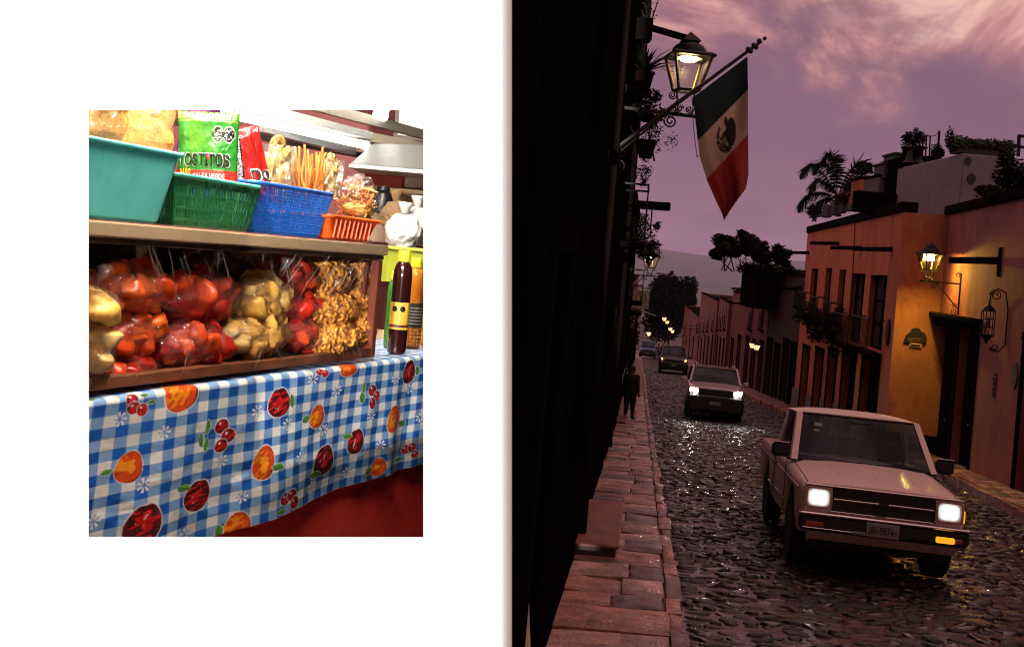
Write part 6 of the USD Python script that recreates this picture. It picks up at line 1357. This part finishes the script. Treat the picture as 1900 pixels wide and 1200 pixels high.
for k, (u0, v0, u1, v1, lab) in enumerate([(1200, 512, 1244, 610, 'dark blue green tree far behind the second lantern'), (1226, 503, 1268, 596, 'tallest dark far tree in the middle of the street gap'), (1252, 520, 1296, 604, 'dark far tree rising behind the small houses, rightmost of the far trees'), (1206, 560, 1262, 640, 'lowest dark far tree behind the four tiny lanterns')]):
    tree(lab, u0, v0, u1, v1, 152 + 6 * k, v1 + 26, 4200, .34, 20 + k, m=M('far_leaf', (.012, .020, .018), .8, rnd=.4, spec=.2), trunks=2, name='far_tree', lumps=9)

# palm on the orange house
t = thing('palm_tree', 'palm with drooping feathery fronds on the roof of the orange house', 'palm tree'); q = np.random.default_rng(9); yP = 39.0; c0 = P(1553, 362, yP)
b = MB(); b.tube([P(1556, 402, yP), P(1555, 385, yP), c0], [.11, .10, .12], 9); b.build('trunk', bark, t, smooth=True)
def frond(pts, wid, seed, m=leaf_d):
    q = np.random.default_rng(seed); pts = np.array(pts); tt_ = np.linspace(0, 1, 26); k = len(pts) - 1
    s = np.linspace(0, 1, len(pts)); C = np.stack([np.interp(tt_, s, pts[:, i]) for i in range(3)], 1)
    for _ in range(3): C[1:-1] = (C[:-2] + C[2:] + 2 * C[1:-1]) / 4
    b = MB(); b.tube(C, np.linspace(.028, .006, 26), 5)
    T = np.gradient(C, axis=0); T /= np.linalg.norm(T, axis=1, keepdims=True); V = []
    for i in range(2, 26):
        for side in (-1, 1):
            for j in range(4):
                sd = np.cross(T[i], [0, 1.0, .25]); sd /= np.linalg.norm(sd); l = wid * math.sin(PI * min(1, .12 + .86 * i / 25)) * q.uniform(.75, 1.1)
                d = sd * side * .55 + np.array([0, q.normal(0, .5), 0]) + T[i] * .55 + np.array([0, 0, -.55]); d /= np.linalg.norm(d); p = C[i] + T[i] * .02 * j; w = np.cross(d, [0, 1, 0]); w /= np.linalg.norm(w) + 1e-9
                V.append([p - w * .018, p + w * .018, p + d * l * .6 + w * .016 + [0, 0, -.02 * l], p + d * l + [0, 0, -.12 * l]])
    V = np.array(V); n = len(V); b.add(V.reshape(-1, 3), (np.array([[0, 1, 2], [0, 2, 3]])[None] + 4 * np.arange(n)[:, None, None]).reshape(-1, 3)); return b.build('frond', m, t)
for k, fp in enumerate([[(1552, 362), (1530, 325), (1508, 303), (1492, 312), (1486, 330)], [(1553, 360), (1552, 320), (1547, 292), (1536, 284), (1526, 298)], [(1556, 362), (1572, 322), (1592, 302), (1608, 304), (1618, 320)], [(1550, 366), (1525, 356), (1502, 360), (1488, 374), (1482, 392)],
                         [(1556, 364), (1578, 338), (1596, 326), (1606, 342), (1608, 362)], [(1552, 364), (1536, 344), (1518, 330), (1506, 344), (1503, 362)], [(1556, 366), (1570, 348), (1584, 340), (1592, 358), (1594, 376)], [(1551, 362), (1544, 318), (1530, 300), (1514, 305), (1510, 322)], [(1551, 368), (1538, 366), (1522, 372), (1512, 388), (1508, 400)]]):
    frond([P(u, v, yP + .35 * math.sin(k * 2.1) * (i / 4)) for i, (u, v) in enumerate(fp)], .55, k)
# roof furniture on the orange and pink houses
def block(name, cat, label, u0, v0, u1, v1, y, d, m, part='body', cap=None, bev=.02):
    t = thing(name, label, cat); p0, p1 = P(u0, v1, y), P(u1, v0, y); b = MB(); b.bbox([min(p0[0], p1[0]), y, min(p0[2], p1[2])], [max(p0[0], p1[0]), y + d, max(p0[2], p1[2])], bev); b.build(part, m, t)
    if cap is not None: b = MB(); b.bbox([min(p0[0], p1[0]) - .05, y - .05, max(p0[2], p1[2]) + .002], [max(p0[0], p1[0]) + .05, y + d + .05, max(p0[2], p1[2]) + .07], .015); b.build('cap', cap, t)
    return t
greyw = M('grey_roof_wall', (.10, .09, .10), .8, var=.2); whiteb = M('pale_limewash', (.22, .20, .225), .8, var=.15); tank = M('dark_roof_box', (.03, .03, .032), .7)
for k in range(4): block('planter_box', 'planter', ['pale planter box under the palm, first from the left', 'pale planter box under the palm, second from the left', 'pale planter box under the palm, third from the left', 'pale planter box under the palm, nearest the orange roof hut'][k], 1532 + 14 * k, 380 - 5 * k, 1545 + 14 * k, 403 - 4 * k, 38.2 - .3 * k, .5, greyw)
bush('planter_flowers', 'low flowering shrub in the planters under the palm', P(1572, 366, 37.6), (.55, .3, .22), 500, .06, leaf_d, 12, flowers=120)
bush('planter_shrub', 'dark drooping shrub at the left end of the orange roof', P(1512, 392, 39.6), (.42, .4, .34), 700, .07, leaf_d, 13)
block('roof_hut', 'hut', 'small orange roof hut with a dark opening behind the planters', 1602, 332, 1630, 378, 35, 1.5, orange, 'wall', roof_dark)
block('roof_hut_opening', 'door', 'dark opening in the small orange roof hut', 1605, 347, 1624, 378, 34.96, .03, door_m, 'panel')
block('roof_wall', 'wall', 'grey parapet block right of the orange roof hut', 1628, 330, 1668, 380, 33, 1.5, greyw, 'body', roof_dark)
block('roof_box', 'water tank', 'dark roof box standing on the grey parapet, taller one', 1657, 288, 1680, 326, 32.5, 1.0, tank, 'body', tank)
block('roof_box', 'water tank', 'dark roof box standing on the grey parapet, lower left one', 1640, 306, 1658, 331, 32.8, 1.0, tank, 'body', tank)
block('stair_tower', 'tower', 'dark stair block between the orange and pink roofs', 1682, 296, 1744, 372, 31, 2.4, M('dark_slate_wall', (.007, .007, .007), .9, matte=True), 'wall', roof_dark)
block('roof_wall', 'wall', 'dark low roof parapet running along the top of the orange house', 1588, 366, 1742, 392, 29.5, .4, M('dark_slate_wall'), 'body')
bush('rooftop_bush', 'bushy potted plant on the stair block, leftmost of the roof plants', P(1688, 258, 30.5), (.26, .26, .26), 700, .05, leaf_d, 14, pot=.2, flowers=40)
bush('rooftop_bush', 'second potted bush on the stair block, touching the railing', P(1706, 256, 30.3), (.20, .2, .24), 500, .05, leaf_d, 15, pot=.17)
for k, (u, v) in enumerate(((1688, 285), (1704, 286))):
    t = thing('plant_stand', ['stand under the leftmost roof plant', 'stand under the second roof plant beside the railing'][k], 'stand'); c0 = P(u, v, 30.4); b = MB(); b.lathe([(.20, -.28), (.12, -.2), (.10, .1), (.2, .16)], 12, c0); b.build('column', tank, t, smooth=40); b = MB(); b.bbox(c0 + [-.2, -.2, .162], c0 + [.2, .2, .20], .01); b.build('tray', tank, t)
t = thing('roof_railing', 'thin rooftop railing with a tall post between the potted bushes and the small conifer', 'railing')
for k, u in enumerate((1713, 1719, 1726)): b = MB(); b.tube([P(u, 252, 30), P(u - 2, 296, 30)], .022, 6); b.build('post', iron, t)
b = MB(); b.tube([P(1710, 252, 30), P(1727, 253, 30)], .022, 6); b.build('rail', iron, t)
b = MB(); b.tube([P(1743, 243, 30), P(1739, 292, 30)], .035, 6); b.build('tall_post', iron, t)
b = MB(); b.tube([P(1727, 253, 30), P(1735, 252, 30), P(1742, 245, 30)], .012, 5); b.build('wire', iron, t)
bush('small_conifer', 'small pointed conifer beside the tall roof post', P(1738, 282, 29.5), (.20, .2, .30), 700, .05, leaf_d, 16)
# pale block with a hedge on top
t = thing('roof_block', 'pale limewashed roof block with two round dark marks, under the hedge', 'building'); p0, p1 = P(1781, 362, 25.5), P(1876, 288, 25.5)
b = MB(); b.bbox([p0[0], 25.5, 1.9], [p1[0], 29.5, P(1781, 284, 25.5)[2]], .02); b.build('wall', whiteb, t)
b = MB(); zt_ = P(1781, 284, 25.5)[2]; b.hull([[p0[0] - .004, 25.5, 1.9], [p0[0] - .004, 25.5, zt_ - .05], [p0[0] - .004, 29.6, 1.9], [p0[0] - .004, 29.6, zt_ - .05], [p0[0] - .10, 29.6, 1.9], [p0[0] - .10, 29.6, zt_ - .05]]); b.build('side_face', whiteb, t)
for (u, v, r1) in ((1797, 298, .085), (1803, 331, .105)):
    c0 = P(u, v, 25.47); b = MB(); b.prism([(c0[0] + r1 * math.cos(a), c0[2] + r1 * 1.2 * math.sin(a)) for a in np.linspace(0, 2 * PI, 20)[:-1]], 25.47, 25.499); b.build('round_vent', tank, t)
t = thing('roof_hedge', 'long planted hedge on top of the pale roof block', 'hedge', kind='stuff'); q = np.random.default_rng(18); b = MB()
for k in range(13): leaves(b, P(1772 + 8 * k, 269 + .7 * k + q.uniform(-4, 3), 26), np.array([.2, .35, .20]), 260, .055, q)
b.build('foliage', leaf_g, t, kind='stuff'); b = MB(); b.bar(P(1770, 280, 26), P(1868, 289, 26), .5, .12); b.build('trough', tank, t)
bush('twig_plant', 'loose twiggy plant rising from the left end of the hedge', P(1762, 254, 26), (.13, .15, .28), 130, .05, leaf_d, 17, stems=9)
bush('roof_shrub', 'big dark shrub against the pale block at the right edge', P(1876, 326, 22.5), (.42, .5, .52), 1500, .07, leaf_d, 22)
bush('roof_shrub', 'second dark shrub low on the pink roof at the right edge', P(1840, 358, 22), (.4, .5, .18), 700, .06, leaf_d, 23)
t = thing('pergola', 'dark roof pergola frame at the upper right edge', 'pergola')
for k, (a, c_) in enumerate((((1846, 268), (1905, 274)), ((1891, 250), (1889, 290)), ((1891, 252), (1915, 256)), ((1846, 268), (1880, 292)))): b = MB(); b.bar(P(*a, 23.5), P(*c_, 23.5), .06); b.build('beam', iron, t)
# plants on the balconies of the orange house
for k, (u, v) in enumerate(((1519, 585), (1543, 600), (1566, 612))):
    a_, z_ = FO.px(u, v); bush('balcony_plants', ['hanging plants on the farthest balcony of the orange house', 'hanging plants on the middle balcony of the orange house', 'hanging plants on the nearest planted balcony of the orange house'][k], FO.w(a_, .35, z_), (.45, .5, .62), 900, .07, leaf_d, 30 + k)
# stoops on the left pavement
for k, (u0, v0, u1, v1, hh, lab) in enumerate([(1066, 990, 1141, 934, .20, 'reddish stone step block nearest on the left pavement'), (1133, 771, 1157, 757, .16, 'second stone step block, beside the standing person'), (1150, 748, 1168, 736, .16, 'third small step block farther along the left pavement')]):
    def Gz(u, v):
        r = ray(u, v); ys__ = np.linspace(3, 80, 20000); dd_ = ys__ * r[2] - (gz(ys__) + .15 + hh); i = np.argmax(dd_ < 0); return ys__[i] * r
    n0, f0 = Gz(u0, v0), Gz(u0, v1); xr = Gz(u1, v0)[0]; t = thing('door_step', lab, 'step'); zt_ = (n0[2] + f0[2]) / 2 
    b = MB(); ax_ = np.array([[1, 0, 0], [.1275, 1, 0], [0, 0, 1.0]]); b.bbox((wl(n0[1]) - .05, 0, zt_ - hh - .25), (xr, f0[1] - n0[1], zt_ - .045), .015, ax_, (0, n0[1], 0)); b.build('block', M('dark_step_stone', (.05, .035, .03), .8, var=.3), t)
    b = MB(); b.bbox((wl(n0[1]) - .06, -.02, zt_ - .044), (xr + .03, f0[1] - n0[1] + .02, zt_), .014, ax_, (0, n0[1], 0)); b.build('tread', M('red_step_slab', (.22, .075, .055), .5, var=.35, vscale=4, bump=.3, bscale=20), t)

# people
def person(label, foot, H_, yaw, shirt, trousers, hair, stride=.12, skin=(.25, .12, .08), bulk=1.0):
    import manifold3d as m3
    t = thing('person', label, 'person', loc=foot, rotz=yaw); s = H_ / 1.72
    J = {'hd': (0, -.02, 1.60, .105), 'ch': (0, -.06, 1.53, .07), 'nk': (0, 0, 1.45, .055), 'shl': (-.19, 0, 1.38, .06), 'shr': (.19, 0, 1.38, .06), 'chs': (0, -.01, 1.25, .14), 'wst': (0, 0, 1.05, .125), 'hpl': (-.09, 0, .93, .10), 'hpr': (.09, 0, .93, .10),
         'ell': (-.25, .03, 1.10, .042), 'elr': (.25, -.03, 1.10, .042), 'wrl': (-.25, -.06, .86, .033), 'wrr': (.26, -.10, .86, .033), 'hnl': (-.25, -.10, .78, .040), 'hnr': (.26, -.14, .78, .040),
         'knl': (-.10, -stride, .50, .062), 'knr': (.10, stride * .4, .50, .062), 'anl': (-.10, -stride * 1.3, .09, .042), 'anr': (.10, stride * 1.6, .10, .042), 'tol': (-.11, -stride * 1.3 - .15, .04, .035), 'tor': (.11, stride * 1.6 - .14, .04, .035)}
    sp = {}
    for k, (x, y, z, r) in J.items(): sp[k] = trimesh.creation.icosphere(2, r).vertices + np.array([x, y, z])
    bones = [('hd', 'ch'), ('ch', 'nk'), ('hd', 'nk'), ('nk', 'chs'), ('shl', 'chs'), ('shr', 'chs'), ('chs', 'wst'), ('wst', 'hpl'), ('wst', 'hpr'), ('shl', 'ell'), ('ell', 'wrl'), ('wrl', 'hnl'), ('shr', 'elr'), ('elr', 'wrr'), ('wrr', 'hnr'), ('hpl', 'knl'), ('knl', 'anl'), ('anl', 'tol'), ('hpr', 'knr'), ('knr', 'anr'), ('anr', 'tor')]
    man = None
    for k in ('chs', 'wst', 'shl', 'shr', 'hpl', 'hpr', 'ell', 'elr', 'knl', 'knr'): sp[k] = (sp[k] - np.array(J[k][:3])) * bulk + np.array(J[k][:3])
    for a, b_ in bones:
        h = m3.Manifold.hull_points(np.vstack([sp[a], sp[b_]])); man = h if man is None else man + h
    g = man.to_mesh(); v = np.array(g.vert_properties[:, :3]); f = np.array(g.tri_verts); v = v * s
    z = v[:, 2] / s; col = np.where((z > 1.44)[:, None], np.array(skin), np.where((z > .93)[:, None], np.array(shirt), np.where((z > .07)[:, None], np.array(trousers), np.array([.01, .01, .01])))); hand = (np.abs(v[:, 0]) / s > .2) & (z < .87); col[hand] = skin
    b = MB(); b.add(v, f); b.build('body', M('person_skin_and_cloth', (1, 1, 1), .8, vcol=True), t, smooth=True, color=col)
    b = MB(); hm = trimesh.creation.icosphere(2, .115); hv = hm.vertices.copy(); hv[:, 2] = np.where(hv[:, 2] < -.02, -.02 + .3 * (hv[:, 2] + .02), hv[:, 2]); b.add((hv + [0, .02, 1.625]) * s, hm.faces); b.build('hair', M('dark_hair', (.012, .009, .008), .6), t, smooth=True)
p = P(1176, 768, 28.0); p[2] = float(gz(28)) + .15; p[0] = float(wl(28)) + .32
person('person in dark clothes standing on the left pavement by the wall', p, 1.5, 2.6, (.005, .005, .006), (.005, .005, .005), 0, stride=.03, bulk=1.35, skin=(.10, .05, .035))
p = P(1219, 678, 100); p[2] = float(gz(100)); person('tiny person in blue trousers walking between the two far vehicles', p, 1.7, 0, (.20, .10, .09), (.05, .12, .35), 0)
t = thing('shopping_bag', 'pale green plastic bag hanging at a left doorway', 'bag'); c0 = P(1149, 703, 30); c0[0] = float(wl(30)) + .12
b = MB(); b.add(*crinkle(c0, np.array([.16, .09, .20]), 91, .16, 3, np.eye(3))); b.build('body', M('pale_green_plastic', (.25, .42, .36), .4), t, smooth=True); b = MB(); b.tube([c0 + [-.06, 0, .17], c0 + [-.03, 0, .34], c0 + [.03, 0, .34], c0 + [.06, 0, .17]], .01, 5); b.build('handle', M('pale_green_plastic'), t)

# air: a thin even haze over the whole place
hz_m = usdkit.material(stage, '/World/Looks/haze_air', {'v': ('principled_volume', {'color': (.64, .50, .70), 'density': HAZE})}, [], volume='v.volume') if HAZE > 0 else None
if hz_m is not None:
    b = MB(); b.box((-6600, -70, -76), (6600, 9400, 330)); b.build('haze', hz_m, kind='stuff')
